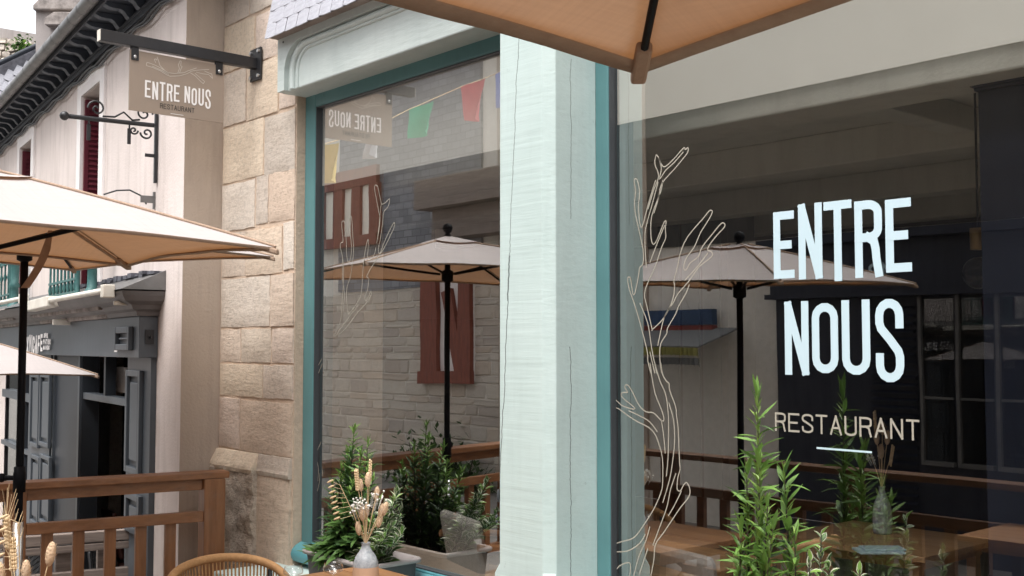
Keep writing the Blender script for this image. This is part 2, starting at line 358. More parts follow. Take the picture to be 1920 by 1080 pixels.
# ------------------------------------------------------------------ lettering
def arc(cx, cy, rx, ry, a0, a1, n=7):
    return [(cx + rx * math.cos(R(a0 + (a1 - a0) * i / n)), cy + ry * math.sin(R(a0 + (a1 - a0) * i / n))) for i in range(n + 1)]
def glyph(ch):
    G = {'E': [[(1, 1), (0, 1), (0, 0), (1, 0)], [(0, .5), (.82, .5)]], 'F': [[(1, 1), (0, 1), (0, 0)], [(0, .5), (.82, .5)]],
         'N': [[(0, 0), (0, 1)], [(.02, 1), (.98, 0)], [(1, 0), (1, 1)]], 'T': [[(0, 1), (1, 1)], [(.5, 1), (.5, 0)]],
         'R': [[(0, 0), (0, 1)], [(0, 1), (.5, 1)] + arc(.5, .87, .5, .13, 90, 0) + arc(.5, .65, .5, .13, 0, -90) + [(0, .52)], [(.5, .52), (.78, .46), (.86, .35), (.9, .2), (1, 0)]],
         'O': [arc(.5, .83, .5, .17, 180, 0) + arc(.5, .17, .5, .17, 0, -180) + [(0, .83)]],
         'U': [[(0, 1)] + arc(.5, .17, .5, .17, 180, 360) + [(1, 1)]],
         'S': [[(1, .72)] + arc(.5, .84, .5, .16, 0, 180) + [(0, .74), (.08, .66), (.5, .52), (.92, .36), (1, .28)] + arc(.5, .16, .5, .16, 0, -180) + [(0, .27)]],
         'A': [[(0, 0), (.5, 1)], [(.5, 1), (1, 0)], [(.2, .34), (.8, .34)]], 'C': [[(1, .72)] + arc(.5, .83, .5, .17, 0, 180) + arc(.5, .17, .5, .17, 180, 360) + [(1, .28)]],
         'I': [[(.5, 0), (.5, 1)]], 'V': [[(0, 1), (.5, 0)], [(.5, 0), (1, 1)]], 'X': [[(0, 0), (1, 1)], [(0, 1), (1, 0)]],
         'Y': [[(0, 1), (.5, .45)], [(1, 1), (.5, .45)], [(.5, .45), (.5, 0)]], 'M': [[(0, 0), (0, 1)], [(0, 1), (.5, .3)], [(.5, .3), (1, 1)], [(1, 1), (1, 0)]],
         'B': [[(0, 0), (0, 1)], [(0, 1)] + arc(.5, .77, .5, .23, 90, -90) + [(0, .54)], [(0, .54)] + arc(.5, .27, .5, .27, 90, -90) + [(0, 0)]],
         'P': [[(0, 0), (0, 1)], [(0, 1)] + arc(.5, .75, .5, .25, 90, -90) + [(0, .5)]], 'L': [[(0, 1), (0, 0), (1, 0)]],
         'G': [[(1, .75)] + arc(.5, .83, .5, .17, 0, 180) + arc(.5, .17, .5, .17, 180, 360) + [(1, .45), (.55, .45)]],
         '1': [[(.2, .8), (.6, 1), (.6, 0)]], '2': [[(0, .78)] + arc(.5, .78, .5, .22, 180, 0) + [(0, 0), (1, 0)]]}
    return G[ch]
def stroke(mb, pts, t, P, caps=True, mi=0, lift=0.0):
    pts = [Vector((p[0], p[1])) for p in pts]; q = [pts[0]]
    for p in pts[1:]:
        if (p - q[-1]).length > 1e-5: q.append(p)
    pts = q; k = len(pts)
    if k < 2: return
    closed = (pts[0] - pts[-1]).length < 1e-4 and k > 3
    if closed: pts = pts[:-1]; k -= 1
    elif caps:
        pts[0] = pts[0] + (pts[0] - pts[1]).normalized() * t / 2; pts[-1] = pts[-1] + (pts[-1] - pts[-2]).normalized() * t / 2
    vs = []
    for i in range(k):
        a = pts[i - 1] if (i > 0 or closed) else None; b = pts[(i + 1) % k] if (i < k - 1 or closed) else None
        d1 = (pts[i] - a).normalized() if a is not None else None; d2 = (b - pts[i]).normalized() if b is not None else None
        d1 = d1 or d2; d2 = d2 or d1
        n1 = Vector((-d1.y, d1.x)); n2 = Vector((-d2.y, d2.x)); m = n1 + n2
        m = m.normalized() if m.length > 1e-3 else n1
        L = t / 2 / max(.45, m.dot(n1))
        vs += [P(pts[i] + m * L, lift), P(pts[i] - m * L, lift)]
    fs = [(2 * i, 2 * i + 1, 2 * ((i + 1) % k) + 1, 2 * ((i + 1) % k)) for i in range(k if closed else k - 1)]
    mb.add(vs, fs, mi)
def letter(mb, ch, o, ex, ez, w, h, t, nrm):
    o, ex, ez, nrm = map(Vector, (o, ex, ez, nrm)); wi = w - t; hi = h - t
    for i, line in enumerate(glyph(ch)):
        pts = [(t / 2 + x * wi, t / 2 + y * hi) for x, y in line]
        stroke(mb, pts, t, lambda p, l: o + ex * p.x + ez * p.y + nrm * l, True, 0, .0004 * i)
def word(text, parent, mat, o, ex, ez, h, t, nrm, width, jag=None, gap=.22, name='letter', narrow=()):
    ex = Vector(ex); o = Vector(o); ws = [0.35 if c in ' ' else (.3 if c == 'I' else 1.0) for c in text]
    unit = width / (sum(ws) + gap * (len(text) - 1)); x = 0
    for i, c in enumerate(text):
        w = ws[i] * unit
        if c != ' ':
            up, dn = jag[i] if jag else (0, 0)
            mb = MB(); letter(mb, c, o + ex * x + Vector(ez) * dn * h, ex, ez, w if c != 'I' else t, h * (1 + up - dn), t, nrm); mb.build(name, mat, parent)
        x += w + gap * unit

# ------------------------------------------------------------------ ground
g = MB(); g.box(-60, 40, -60, 40, -.9, -.65); tag(g.build('street', 'paving'), 'granite paved street running past the terrace', 'street', kind='structure')
g = MB()
for i in range(22):
    y0 = -2.86 + i * .13
    g.box(-6.75, 1.6, y0, y0 + .124, -.04, 0)
g.box(-6.7, 1.55, -2.84, -.03, -.64, -.045)
tag(g.build('terrace_floor', 'deck'), 'raised wooden terrace deck in front of the restaurant', 'terrace', kind='structure')

# ------------------------------------------------------------------ restaurant building
REST = thing('restaurant_building', 'restaurant shopfront with mint painted oak post, teal window frames and pale ashlar wall', 'building', (-4.5, 0, 0))
SY = -.10                                     # stone face
XL = fac(411, 650, SY).x; XR = fac(549, 650, SY).x; XW0 = fac(568, 650, -.035).x
def zz(py): return fac(490, py, SY).z
def xs(px): return fac(px, 650, SY).x
wall = MB()
wall.box(XL - .3, XW0 - .003, SY + .0095, .55, -.6, 9)          # mortar core left of the window
wall.box(XW0, 3.2, .02, .45, 3.62, 9)
wall.box(XW0, 3.2, .02, .45, -.6, .56)
wall.box(-.75, 3.2, .02, .45, .565, 3.615)
STW = wall.build('stone_wall', 'mortar', REST)
def block(mb, x0, x1, z0, z1, y, dy, rough, seed, nx=None, nz=None):
    nx = nx or max(3, int((x1 - x0) / .05)); nz = nz or max(3, int((z1 - z0) / .05)); g_ = []
    for k in range(nz + 1):
        for i in range(nx + 1):
            u, w = i / nx, k / nz; x = x0 + (x1 - x0) * u; z = z0 + (z1 - z0) * w
            e = min(u, 1 - u) * (x1 - x0); f = min(w, 1 - w) * (z1 - z0)
            nz_ = noise.noise(Vector((x * 7 + seed, z * 7, seed * 3)))
            edge = max(0, 1 - min(e, f) / .022)
            if i in (0, nx): x += (.006 * noise.noise(Vector((z * 16, seed, 1)))) + (.004 if i == 0 else -.004)
            if k in (0, nz): z += (.007 * noise.noise(Vector((x * 13, seed, 2)))) + (.004 if k == 0 else -.004)
            g_.append(Vector((x, y - nz_ * rough - noise.noise(Vector((x * 25, z * 25, seed))) * rough * .9 + edge * .006, z)))
    fs = [(k * (nx + 1) + i, k * (nx + 1) + i + 1, (k + 1) * (nx + 1) + i + 1, (k + 1) * (nx + 1) + i) for k in range(nz) for i in range(nx)]
    mb.add(g_, fs, 0, True)
    ring = [i for i in range(nx + 1)] + [k * (nx + 1) + nx for k in range(1, nz + 1)] + [nz * (nx + 1) + i for i in range(nx - 1, -1, -1)] + [k * (nx + 1) for k in range(nz - 1, 0, -1)]
    a = [g_[i] for i in ring]; b = [Vector((p.x, y + dy, p.z)) for p in a]; n = len(ring)
    mb.add(a + b, [(i, n + i, n + (i + 1) % n, (i + 1) % n) for i in range(n)], 0)
rows = [(850, 748, [411, 450, 549]), (748, 682, [411, 492, 549]), (682, 614, [411, 450, 507, 549]), (614, 515, [411, 504, 549]),
        (515, 425, [411, 456, 527, 549]), (425, 330, [411, 474, 499, 549]), (330, 218, [411, 489, 549]), (218, 112, [411, 455, 516, 549]),
        (112, 20, [411, 470, 549]), (20, -90, [411, 458, 520, 549]), (-90, -210, [411, 480, 549])]
sid = 1
for (pb, pt, xsr) in rows:
    for a, b in zip(xsr[:-1], xsr[1:]):
        sid += 1; mb = MB(); dz0 = random.uniform(-.012, .012) if a != 411 else 0
        block(mb, xs(a) + .004, (xs(b) if b != 549 else XR) - .004, zz(pb) + .004 + dz0, zz(pt) - .004 + dz0, SY - random.uniform(.0, .006), .06, .0045, sid * 1.7)
        mb.build('stone', 'stone', STW)
# jamb stones turning the corner towards the frame
for (pb, pt, _) in rows:
    z0, z1 = zz(pb) + .006, zz(pt) - .006; mb = MB(); j = random.uniform(0, .006)
    mb.frame_box((XR - .002, SY - .002 + j, z0), (XW0 - XR - .014, .075, 0), (0, .05, 0), (0, 0, z1 - z0)); mb.build('stone', 'stone', STW, .008)
# plinth: pitched block, dressed block, chamfered top course
zt, zm = zz(850), zz(880)
mb = MB(); block(mb, xs(411) - .05, xs(489), -.6, zm - .005, SY - .05, .12, .024, 91.3, 22, 60); tag(mb.build('stone', 'rough_stone', STW), 'rough pitched plinth stone')
mb = MB(); block(mb, xs(474) + .003, XW0 - .014, -.6, zm - .005, SY - .014, .1, .005, 95.1); mb.build('stone', 'stone', STW)
for a, b in ((405, 489), (490, 553)):
    mb = MB(); x0, x1 = (xs(a) if a == 405 else xs(476)) + .003, (xs(b) - .003 if a == 405 else XW0 - .014); n = 10; pj = .062 if a == 405 else .03
    prof = [(SY - pj + .012, zm - .03), (SY - pj + .006, zm - .006), (SY - pj + .012, zm + .012), (SY - .008, zt - .006), (SY + .03, zt - .004)]
    vs = [Vector((x0 + (x1 - x0) * i / n, y + .006 * noise.noise(Vector((i * .9, k * 3, a))), z + .006 * noise.noise(Vector((i * .7, k, a + 5))))) for k, (y, z) in enumerate(prof) for i in range(n + 1)]
    mb.add(vs, [(k * (n + 1) + i, k * (n + 1) + i + 1, (k + 1) * (n + 1) + i + 1, (k + 1) * (n + 1) + i) for k in range(4) for i in range(n)], 0, False)
    for i in (0, n): mb.add([vs[k * (n + 1) + i] for k in range(5)] + [Vector((vs[i].x, SY + .03, vs[i].z))], [tuple(range(6)) if i else tuple(reversed(range(6)))])
    mb.build('stone', 'stone', STW)

# ---- timber post
PY = -.315; PXL = fac(931, 300, PY).x; PXR = fac(1010, 650, PY).x; PX2 = fac(1117, 650, -.035).x
PXL = fac(926, 560, PY).x
mb = MB(); ch = .04
z0p, z1p, zs = .0, 3.75, 0.80
def post_ring(z, c): return [(PXL + c, PY, z), (PX2 - c, PY, z), (PX2, PY + c, z), (PX2, .06, z), (PXL, .06, z), (PXL, PY + c, z)]
zl = [z1p] + [z1p - (z1p - zs) * k / 10 for k in range(1, 10)] + [zs, zs - .045]
rings = [post_ring(z, .042) for z in zl[:-1]] + [post_ring(zl[-1], .008), post_ring(z0p, .008)]
vs = [p for r_ in rings for p in r_]
fs = [(i * 6 + j, i * 6 + (j + 1) % 6, (i + 1) * 6 + (j + 1) % 6, (i + 1) * 6 + j) for i in range(len(rings) - 1) for j in range(6)]
mb.add(vs, fs)
# cracks: (x0, slope, z0, z1, half width, axis)
lx = fac(972, 90, PY).x - REST.location.x; lz = fac(972, 90, PY).z; bx = fac(937, 880, PY).x - REST.location.x; bz = fac(937, 880, PY).z
sl = (lx - bx) / (lz - bz)
M['mint_post'] = painted_wood('mint_painted_post', MINT, MINT2, (1.5, 20, 42), [(lx - sl * lz, sl, 1.95, 3.5, .0018, 0), (bx - sl * bz + .004, sl, .98, 2.15, .0026, 0), (-.19, 0, -.1, 1.75, .002, 1), (-.192, .004, 2.3, 3.0, .0014, 1)], .55, .2)
POST = mb.build('timber_post', 'mint_post', REST, .004)
# sawn gouges low on the post
for (px, py, w, h) in ((933, 930, .012, .06), (930, 968, .009, .014), (930, 978, .008, .012)):
    p = fac(px, py, PY); mb = MB(); mb.ball(p + Vector((0, .004, 0)), w / 2, .008, h / 2, 8, 6); mb.build('knot_hole', 'seal', POST)

# ---- carved lintel beam over the left window
BY = -.20; BX0 = fac(528, 175, BY).x; BZ0 = fac(528, 176, BY).z; BZ1 = BZ0 + .58; BX1 = PXL - .004
mb = MB(); mb.box(BX0, BX1, BY, .018, BZ0, BZ1); LINT = mb.build('lintel_beam', 'mint_beam', REST, .008)
def bx(px, py): q = fac(px, py, BY); return q.x, q.z
zo, zi = bx(640, 46)[1], bx(640, 60)[1]; xo, xi = bx(541, 140)[0], bx(557, 140)[0]
def mold_path(x0, ztop, rad):
    return [(x0, BZ0 + .004), (x0, ztop - rad)] + [(x0 + rad - rad * math.cos(R(a)), ztop - rad + rad * math.sin(R(a))) for a in range(9, 91, 9)] + [(BX1 - .05, ztop)]
inner = mold_path(xo, zo, .17); outer = [(BX0 + .002, BZ0 + .004), (BX0 + .002, BZ1 - .002)] + [(BX0 + .002, BZ1 - .002)] * 10 + [(BX1 - .05, BZ1 - .002)]
mb = MB(); yb = BY - .03
for i in range(len(inner) - 1):
    a, b = inner[i], inner[i + 1]; c, d = outer[i + 1], outer[i]
    mb.add([(a[0], yb, a[1]), (b[0], yb, b[1]), (c[0], yb, c[1]), (d[0], yb, d[1])], [(0, 1, 2, 3)] if c != d else [(0, 1, 2)])
    mb.add([(a[0], yb, a[1]), (a[0], BY + .01, a[1]), (b[0], BY + .01, b[1]), (b[0], yb, b[1])], [(0, 1, 2, 3)], 0, True)
mb.quad((outer[0][0], yb, outer[0][1]), (inner[0][0], yb, inner[0][1]), (inner[0][0], BY + .01, inner[0][1]), (outer[0][0], BY + .01, outer[0][1]))
mb.quad((BX0 + .002, yb, BZ0 + .004), (BX0 + .002, BY + .01, BZ0 + .004), (BX0 + .002, BY + .01, BZ1), (BX0 + .002, yb, BZ1))
mb.build('carved_border', 'mint_beam', LINT)
mb = MB(); mb.tube([(x, BY - .002, z) for x, z in mold_path((xo + xi) / 2 + .008, (zo + zi) / 2 - .004, .155)], .021, 8); mb.build('moulding', 'mint_beam', LINT)
mb = MB(); mb.tube([(x, BY - .001, z) for x, z in mold_path(xi + .012, zi - .01, .13)], .010, 8); mb.build('moulding', 'mint_beam', LINT)
# beam end split mark and nail hole
mb = MB(); p = fac(531, 79, BY - .046); mb.ball(p, .008, .004, .008, 8, 4); mb.build('nail_hole', 'seal', LINT)

# ---- hung slate apron above the beam
SLR = part('slate_apron', REST)
sb = fac(497, 75, -.31); SX0, SZ0 = sb.x, sb.z
smesh = []
for k in range(4):
    mb = MB(); w, h = .118, .20; j = lambda a: random.uniform(-a, a)
    v = [(-w / 2 + j(.003), -.006, j(.006)), (w / 2 + j(.003), -.006, j(.006)), (w / 2, -.002, h), (-w / 2, -.002, h)]
    mid = [(j(.03), -.008, -.004 + j(.004))]
    fr = [v[0], mid[0], v[1], v[2], v[3]]; bk = [(p[0], p[1] + .007, p[2]) for p in fr]
    mb.add(fr + bk, [(0, 1, 2, 3, 4), (0, 5, 6, 1), (1, 6, 7, 2), (2, 7, 8, 3), (4, 9, 5, 0)])
    me = bpy.data.meshes.new('slate'); me.from_pydata([tuple(p) for p in mb.v], [], mb.f); me.materials.append(M['slate']); smesh.append(me)
for r_ in range(6):
    n = int((PX2 - SX0) / .124) + 1
    for i in range(n):
        x = SX0 + .06 + i * .124 + (.062 if r_ % 2 else 0); zz_ = SZ0 + r_ * .088; yy = -.31 + r_ * .017
        m4 = Matrix.Translation(Vector((x, yy, zz_)) - REST.location) @ Matrix.Rotation(R(random.uniform(-1.2, 1.2)), 4, 'Y') @ Matrix.Rotation(R(-11), 4, 'X')
        inst(random.choice(smesh), 'slate', SLR, m4)
mb = MB(); mb.frame_box((SX0 + .01, -.285, SZ0 + .012), (PX2 - SX0, 0, 0), (0, .30, 0), (0, .1, .58)); mb.build('batten_board', 'weathered', SLR)
mb = MB(); mb.box(PXL - .003, PX2, PY - .0, .018, z1p + .002, z1p + .3); mb.build('beam_end', 'mint', REST)

# ---- the two shop windows
ZB = fac(682, 1041, -.035).z; ZT = fac(763, 147, -.035).z; ZBL = fac(762, 311, .0).z
def branch(polys, parent, conv, w):
    for pl in polys:
        pts = []
        for (x, y) in pl:
            px, py = conv(x, y); p = fac(px, py, -.0008); pts.append((p.x, p.z))
        # soften the trace
        q = []
        for i in range(len(pts) - 1):
            p0 = pts[max(0, i - 1)]; p1 = pts[i]; p2 = pts[i + 1]; p3 = pts[min(len(pts) - 1, i + 2)]
            for s in (0, .34, .67):
                q.append(tuple(.5 * (2 * p1[c] + (p2[c] - p0[c]) * s + (2 * p0[c] - 5 * p1[c] + 4 * p2[c] - p3[c]) * s * s + (3 * p1[c] - p0[c] - 3 * p2[c] + p3[c]) * s ** 3) for c in (0, 1)))
        q.append(pts[-1])
        mb = MB(); stroke(mb, q, w, lambda p, l: Vector((p.x, -.0008, p.y)), False); mb.build('branch_line', 'vinyl_beige', parent)
def shop_window(x0, x1, xg0, xg1, fw_right):
    wn = part('shop_window', REST)
    mb = MB(); mb.box(x0, xg0, -.035, .05, ZB - .12, ZT + .14); mb.build('jamb', 'teal', wn, .006)
    mb = MB(); mb.box(xg0 + .001, xg1 - .001, -.034, .05, ZT, ZT + .138); mb.build('head_rail', 'teal', wn, .006)
    mb = MB(); mb.box(xg1, xg1 + fw_right, -.035, .05, ZB - .12, ZT + .14); mb.build('jamb', 'teal', wn, .006)
    mb = MB(); mb.box(xg0 + .001, xg1 - .001, -.036, .05, ZB - .119, ZB); mb.build('bottom_rail', 'teal_sill', wn, .006)
    # bull-nosed sill
    pr = [(.04, ZB - .012), (-.045, ZB - .016), (-.075, ZB - .03), (-.098, ZB - .052), (-.106, ZB - .078), (-.10, ZB - .104), (-.085, ZB - .122), (.04, ZB - .128)]
    mb = MB(); xa, xb = x0 - .0, xg1 + fw_right; n = len(pr)
    yo = -.0372
    vs = [(x, y if y > 0 else y, z) for x in (xa, xb) for y, z in pr]
    mb.add(vs, [(i, i + 1, n + i + 1, n + i) for i in range(n - 1)], 0, True); mb.add(vs, [tuple(range(n)), tuple(reversed(range(n, 2 * n)))])
    for q in range(len(mb.v)):
        if mb.v[q].y > 0: mb.v[q].y = yo
    mb.build('sill', 'teal_sill', wn)
    # black gasket and slim inner frame
    mb = MB(); g_ = .007
    mb.box(xg0 + .0015, xg0 + g_, -.030, .012, ZB + .001, ZT - .001); mb.box(xg1 - g_, xg1 - .0015, -.030, .012, ZB + .001, ZT - .001)
    mb.box(xg0 + g_ + .0005, xg1 - g_ - .0005, -.029, .011, ZT - g_, ZT - .0015); mb.box(xg0 + g_ + .0005, xg1 - g_ - .0005, -.029, .011, ZB + .0015, ZB + .008)
    mb.build('gasket', 'seal', wn)
    mb = MB(); mb.box(xg0 + .013, xg0 + .055, .016, .07, ZB + .001, ZT - .001); mb.box(xg1 - .055, xg1 - .013, .016, .07, ZB + .001, ZT - .001); mb.build('inner_frame', 'inner_frame', wn, .004)
    mb = MB(); mb.box(xg0 + .009, xg1 - .009, .0, .008, ZB + .0085, ZT - .009); mb.mi = [0 if q == 2 else 1 for q in range(6)]; mb.build('glass_pane', ['glass', 'glass_clear'], wn)
    mb = MB(); mb.box(xg0 + .0135, xg1 - .0135, .0105, .0135, ZBL, ZT - .002); mb.box(xg0 + .0135, xg1 - .0135, .0100, .0145, ZBL - .012, ZBL - .0005); mb.build('roller_blind', 'blind', wn)
    return wn
LW = shop_window(XW0 + .001, None, fac(587, 650, -.035).x, PXL - .05, .046)
RW = shop_window(PX2 + .001, None, fac(1142, 650, -.035).x, -.87, .11)
c5 = lambda x, y: (560 + x / 2.7, 300 + y / 2.7); c3 = lambda x, y: (1100 + x / 2.7, 300 + y / 2.7); c4 = lambda x, y: (1100 + x / 2.7, 680 + y / 2.7); c1 = lambda x, y: (900 + x / 2.7, y / 2.7); c6 = lambda x, y: (520 + x / 2.7, 680 + y / 2.7)
branch([[(175,893),(208,830),(218,760),(228,560),(220,480),(210,440),(215,418),(225,410),(218,330),(222,310),(232,318),(240,400),(243,480),(252,520),(262,500),(268,440),(258,350),(258,300),(268,292),(275,400),(278,470),(262,590),(245,640),(243,700),(250,770),(258,775),(310,700),(322,620),(325,560),(335,470),(345,420),(352,403),(352,450),(348,490),(358,505),(375,490),(390,450),(412,310),(405,260),(385,150),(388,128),(400,135),(410,180),(420,222),(440,215),(458,197),(460,210),(450,240),(430,265),(425,320),(415,390),(405,440),(405,470),(415,465),(440,400),(480,320),(485,335),(470,370),(430,450),(370,540),(345,590),(355,600),(350,650),(335,700),(345,708),(365,665),(368,680),(350,715),(300,770),(240,850),(200,890)],
        [(185,893),(230,830),(305,730)], [(222,500),(222,600),(232,680),(225,770)], [(392,440),(405,350),(415,240),(420,222)]], LW, c5, .0036)
branch([[(190,70),(205,20),(225,-20)], [(185,110),(205,60),(228,5)], [(192,560),(195,500),(190,450)], [(205,600),(208,540),(200,460),(222,400)], [(200,660),(212,610),(214,560)]], LW, c6, .0034)
branch([[(850,1060),(880,960),(905,890),(885,830),(892,785),(905,800),(920,835),(940,842),(985,800),(1020,760),(1035,748),(1040,757),(1052,747),(1052,770),(1030,800),(985,855),(920,930),(905,1000),(880,1080)],
        [(905,800),(918,850),(910,905),(940,862),(985,820),(1030,768)]], RW, c1, .0046)
branch([[(277,345),(268,310),(265,280),(262,230),(268,170),(262,120),(250,95),(240,105),(248,160),(242,230),(255,310),(285,450),(285,525),(268,545),(262,590),(245,670),(235,680),(228,640),(222,600),(215,592),(208,600),(215,650),(255,770),(305,960),(310,1020),(325,1080)],
        [(277,345),(290,310),(310,230),(340,130),(350,100)],
        [(385,100),(375,160),(330,280),(325,380),(335,425),(350,415),(370,370),(392,315),(402,312),(398,350),(400,395),(380,440),(345,545),(310,620),(293,680),(305,740),(330,850),(335,855),(390,800),(435,710),(445,640),(442,610),(460,540),(475,470),(510,390),(590,295),(620,258),(635,258),(630,280),(600,330),(575,370),(545,440),(515,480),(497,515),(492,550),(505,555),(525,520),(565,490),(585,440),(640,370),(680,322),(697,322),(697,340),(660,380),(625,425),(612,455),(632,465),(632,490),(570,540),(520,610),(460,680),(440,720),(395,790),(370,890),(360,940)],
        [(497,610),(560,540),(615,470)], [(520,630),(500,680),(465,740),(450,780),(410,850),(405,880),(375,930),(370,1000),(380,1080)],
        [(270,725),(310,830),(330,960),(355,1080)], [(302,545),(295,420),(300,340),(330,230),(362,110)], [(320,520),(350,440),(395,330)], [(320,970),(345,1080)]], RW, c3, .0046)
branch([[(320,0),(345,150),(380,240),(392,290),(375,290),(340,255),(300,248),(265,215),(235,155),(215,120),(200,112),(193,125),(207,150),(190,150),(175,158),(185,180),(240,225),(235,235),(200,225),(170,210),(130,168)],
        [(130,228),(160,232),(205,265),(260,300),(310,325),(345,360),(365,410),(383,480),(385,600),(375,660),(340,740),(290,820),(240,885),(180,905),(132,920)],
        [(212,243),(270,270),(320,300),(358,350)],
        [(375,0),(385,60),(405,95),(418,105),(420,140),(450,220),(455,270),(462,320),(467,420),(470,500),(473,540),(462,580),(458,640),(475,648),(490,620),(505,607),(518,625),(523,660),(510,690),(470,740),(390,860),(348,920),(340,1000),(325,1080)],
        [(345,0),(370,90),(400,160),(412,250),(415,330),(412,480),(403,575)], [(378,290),(390,370),(398,460)], [(415,200),(440,290),(445,400),(435,500),(420,590),(385,710)],
        [(452,560),(425,640),(415,690),(400,750),(335,925)], [(480,650),(440,730),(413,775)], [(132,957),(200,955),(250,930),(280,900),(297,868)], [(320,830),(300,900),(265,980),(238,1080)],
        [(310,940),(290,1000),(265,1075)], [(132,1075),(165,1030),(210,1012),(222,1030),(218,1080)]], RW, c4, .0046)
# ENTRE NOUS / RESTAURANT on the right pane
GY = -.0008
for (ch, xl, xr, yt, yb) in (('E', 1452, 1491, 396, 522), ('N', 1499, 1544, 381, 523), ('T', 1547, 1600, 376, 527), ('R', 1605, 1657, 375, 520), ('E', 1663, 1712, 372, 510),
                             ('N', 1471, 1516, 565, 703), ('O', 1522, 1571, 568, 700), ('U', 1578, 1631, 562, 703), ('S', 1641, 1694, 560, 717)):
    xm = (xl + xr) / 2; a = fac(xl, 600, GY).x; b = fac(xr, 600, GY).x; zt_ = fac(xm, yt, GY).z; zb_ = fac(xm, yb, GY).z
    mb = MB(); letter(mb, ch, (a, GY, zb_), (1, 0, 0), (0, 0, 1), b - a, zt_ - zb_, .031, (0, -1, 0)); mb.build('letter', 'vinyl_white', RW)
a = fac(1453, 790, GY); b = fac(1724, 805, GY); zb_ = fac(1455, 808, GY).z; zt_ = fac(1455, 773, GY).z
word('RESTAURANT', RW, 'vinyl_beige', (a.x, GY, zb_), (1, 0, 0), (0, 0, 1), zt_ - zb_, .0075, (0, -1, 0), b.x - a.x)
mb = MB(); a = fac(1531, 838, GY); b = fac(1635, 847, GY); mb.quad((a.x, GY, a.z - .007), (b.x, GY, a.z - .007), (b.x, GY, a.z), (a.x, GY, a.z)); mb.build('underline', 'vinyl_white', RW)
# mint ledge (box bench) under the windows
LZ = .57 - .14 + .1
LZ = ZB - .15
mb = MB(); mb.box(XW0 - .16, PXL - .003, -.52, -.0, LZ - .035, LZ); mb.box(PX2 + .003, 1.2, -.52, -.0, LZ - .035, LZ); mb.build('window_ledge', 'mint', REST, .006)
mb = MB(); mb.box(XW0 - .14, PXL - .004, -.48, -.0, 0.001, LZ - .036); mb.box(PX2 + .004, 1.18, -.48, -.0, 0.001, LZ - .036); mb.build('ledge_front', 'mint', REST)

# ---- dining room behind the glass
room = part('dining_room', REST)
rx0, rx1, ry1, rz1 = XW0 - 3.5, 3.0, 6.2, 3.0
mb = MB(); mb.box(rx0, rx1, .46, ry1, -.1, 0); mb.build('floor', 'grey_floor', room)
mb = MB(); mb.box(rx0, rx1, ry1, ry1 + .1, 0.001, rz1 + .3); mb.box(rx0 - .1, rx0, .46, ry1, 0.001, rz1 + .3); mb.box(rx1, rx1 + .1, .46, ry1, 0.001, rz1 + .3); mb.build('inner_wall', 'brown_wall', room)
mb = MB(); mb.box(rx0, rx1, .46, ry1, rz1, rz1 + .1); mb.build('ceiling', 'ceil', room)
mb = MB(); mb.box(rx0, rx1, .58, .86, rz1 - .22, rz1 - .001); mb.build('ceiling_beam', 'ceil', room, .01)
for y_ in (2.1, 3.6, 5.0):
    mb = MB(); mb.box(rx0, rx1, y_, y_ + .22, rz1 - .2, rz1 - .001); mb.build('ceiling_beam', 'ceil', room, .01)
for x_ in (-2.9, -1.6, -.3):
    mb = MB(); mb.box(x_, x_ + .16, .862, 2.098, rz1 - .13, rz1 - .001); mb.build('ceiling_beam', 'ceil', room, .01)
c0 = fac(1838, 400, .75); c1_ = fac(1935, 400, .75); ct = fac(1838, 150, .75).z
mb = MB(); mb.box(c0.x, c1_.x, .75, .95, 0.002, rz1 - .24); mb.box(c0.x - .02, c1_.x + .02, .72, .98, ct - .03, ct); mb.box(c0.x - .01, c1_.x + .01, .735, .965, ct + .001, rz1 - .24 ); mb.build('timber_column', 'navy', room, .006)
# navy cabinet / door at the back
a = fac(1232, 318, 4.4); b = fac(1362, 318, 4.4)
mb = MB(); mb.box(a.x, b.x, 4.4, 4.8, 0.002, a.z); mb.box(a.x - .04, b.x + .04, 4.36, 4.84, a.z + .001, a.z + .08); mb.build('cupboard', 'navy', room)
mb = MB()
for k in range(3): mb.box(a.x + .05 + k * (b.x - a.x - .1) / 3 + .02, a.x + .05 + (k + 1) * (b.x - a.x - .1) / 3 - .02, 4.38, 4.399, .4, a.z - .1)
mb.build('cupboard_door', 'inner_frame', room)
# ------------------------------------------------------------------ pink rendered house on the left
HA = R(7.8); HD = Vector((-math.cos(HA), math.sin(HA), 0)); HN = Vector((-math.sin(HA), -math.cos(HA), 0)); ZV = Vector((0, 0, 1))
XS = XL - .004
HC = hit(340, 650, Vector((XS, 0, 0)), Vector((1, 0, 0))); HC.z = 0
def hp(u, z, o=0.0): return HC + HD * u + HN * o + ZV * z
def hx(px, py, o=0.0):
    p = hit(px, py, HC + HN * o, HN) - HC; return p.dot(HD), p.z
def hbox(mb, u0, u1, z0, z1, o0, o1, mi=0):
    return mb.frame_box(hp(u1, z0, o1), hp(u0, z0, o1) - hp(u1, z0, o1), hp(u0, z0, o0) - hp(u0, z0, o1), ZV * (z1 - z0), mi)
HOUSE = thing('rendered_house', 'pale pink rendered house with dark red shutters and a grey cafe front', 'house', HC)
UE = 13.0
ZE = (hx(0, 285)[1] + hx(280, 0)[1]) / 2           # top of the rendered wall
def opening(px_r, py_r, px_l, py_b):
    ur, zt_ = hx(px_r, py_r); ul, _ = hx(px_l, py_b); _, zb_ = hx((px_r + px_l) / 2, py_b); return ur, ul, zb_, zt_
W1 = opening(192, 152, 149, 566); W2 = opening(62, 271, 38, 566)
W2 = (W2[0], W2[0] + (W1[1] - W1[0]), W1[2], W1[3])
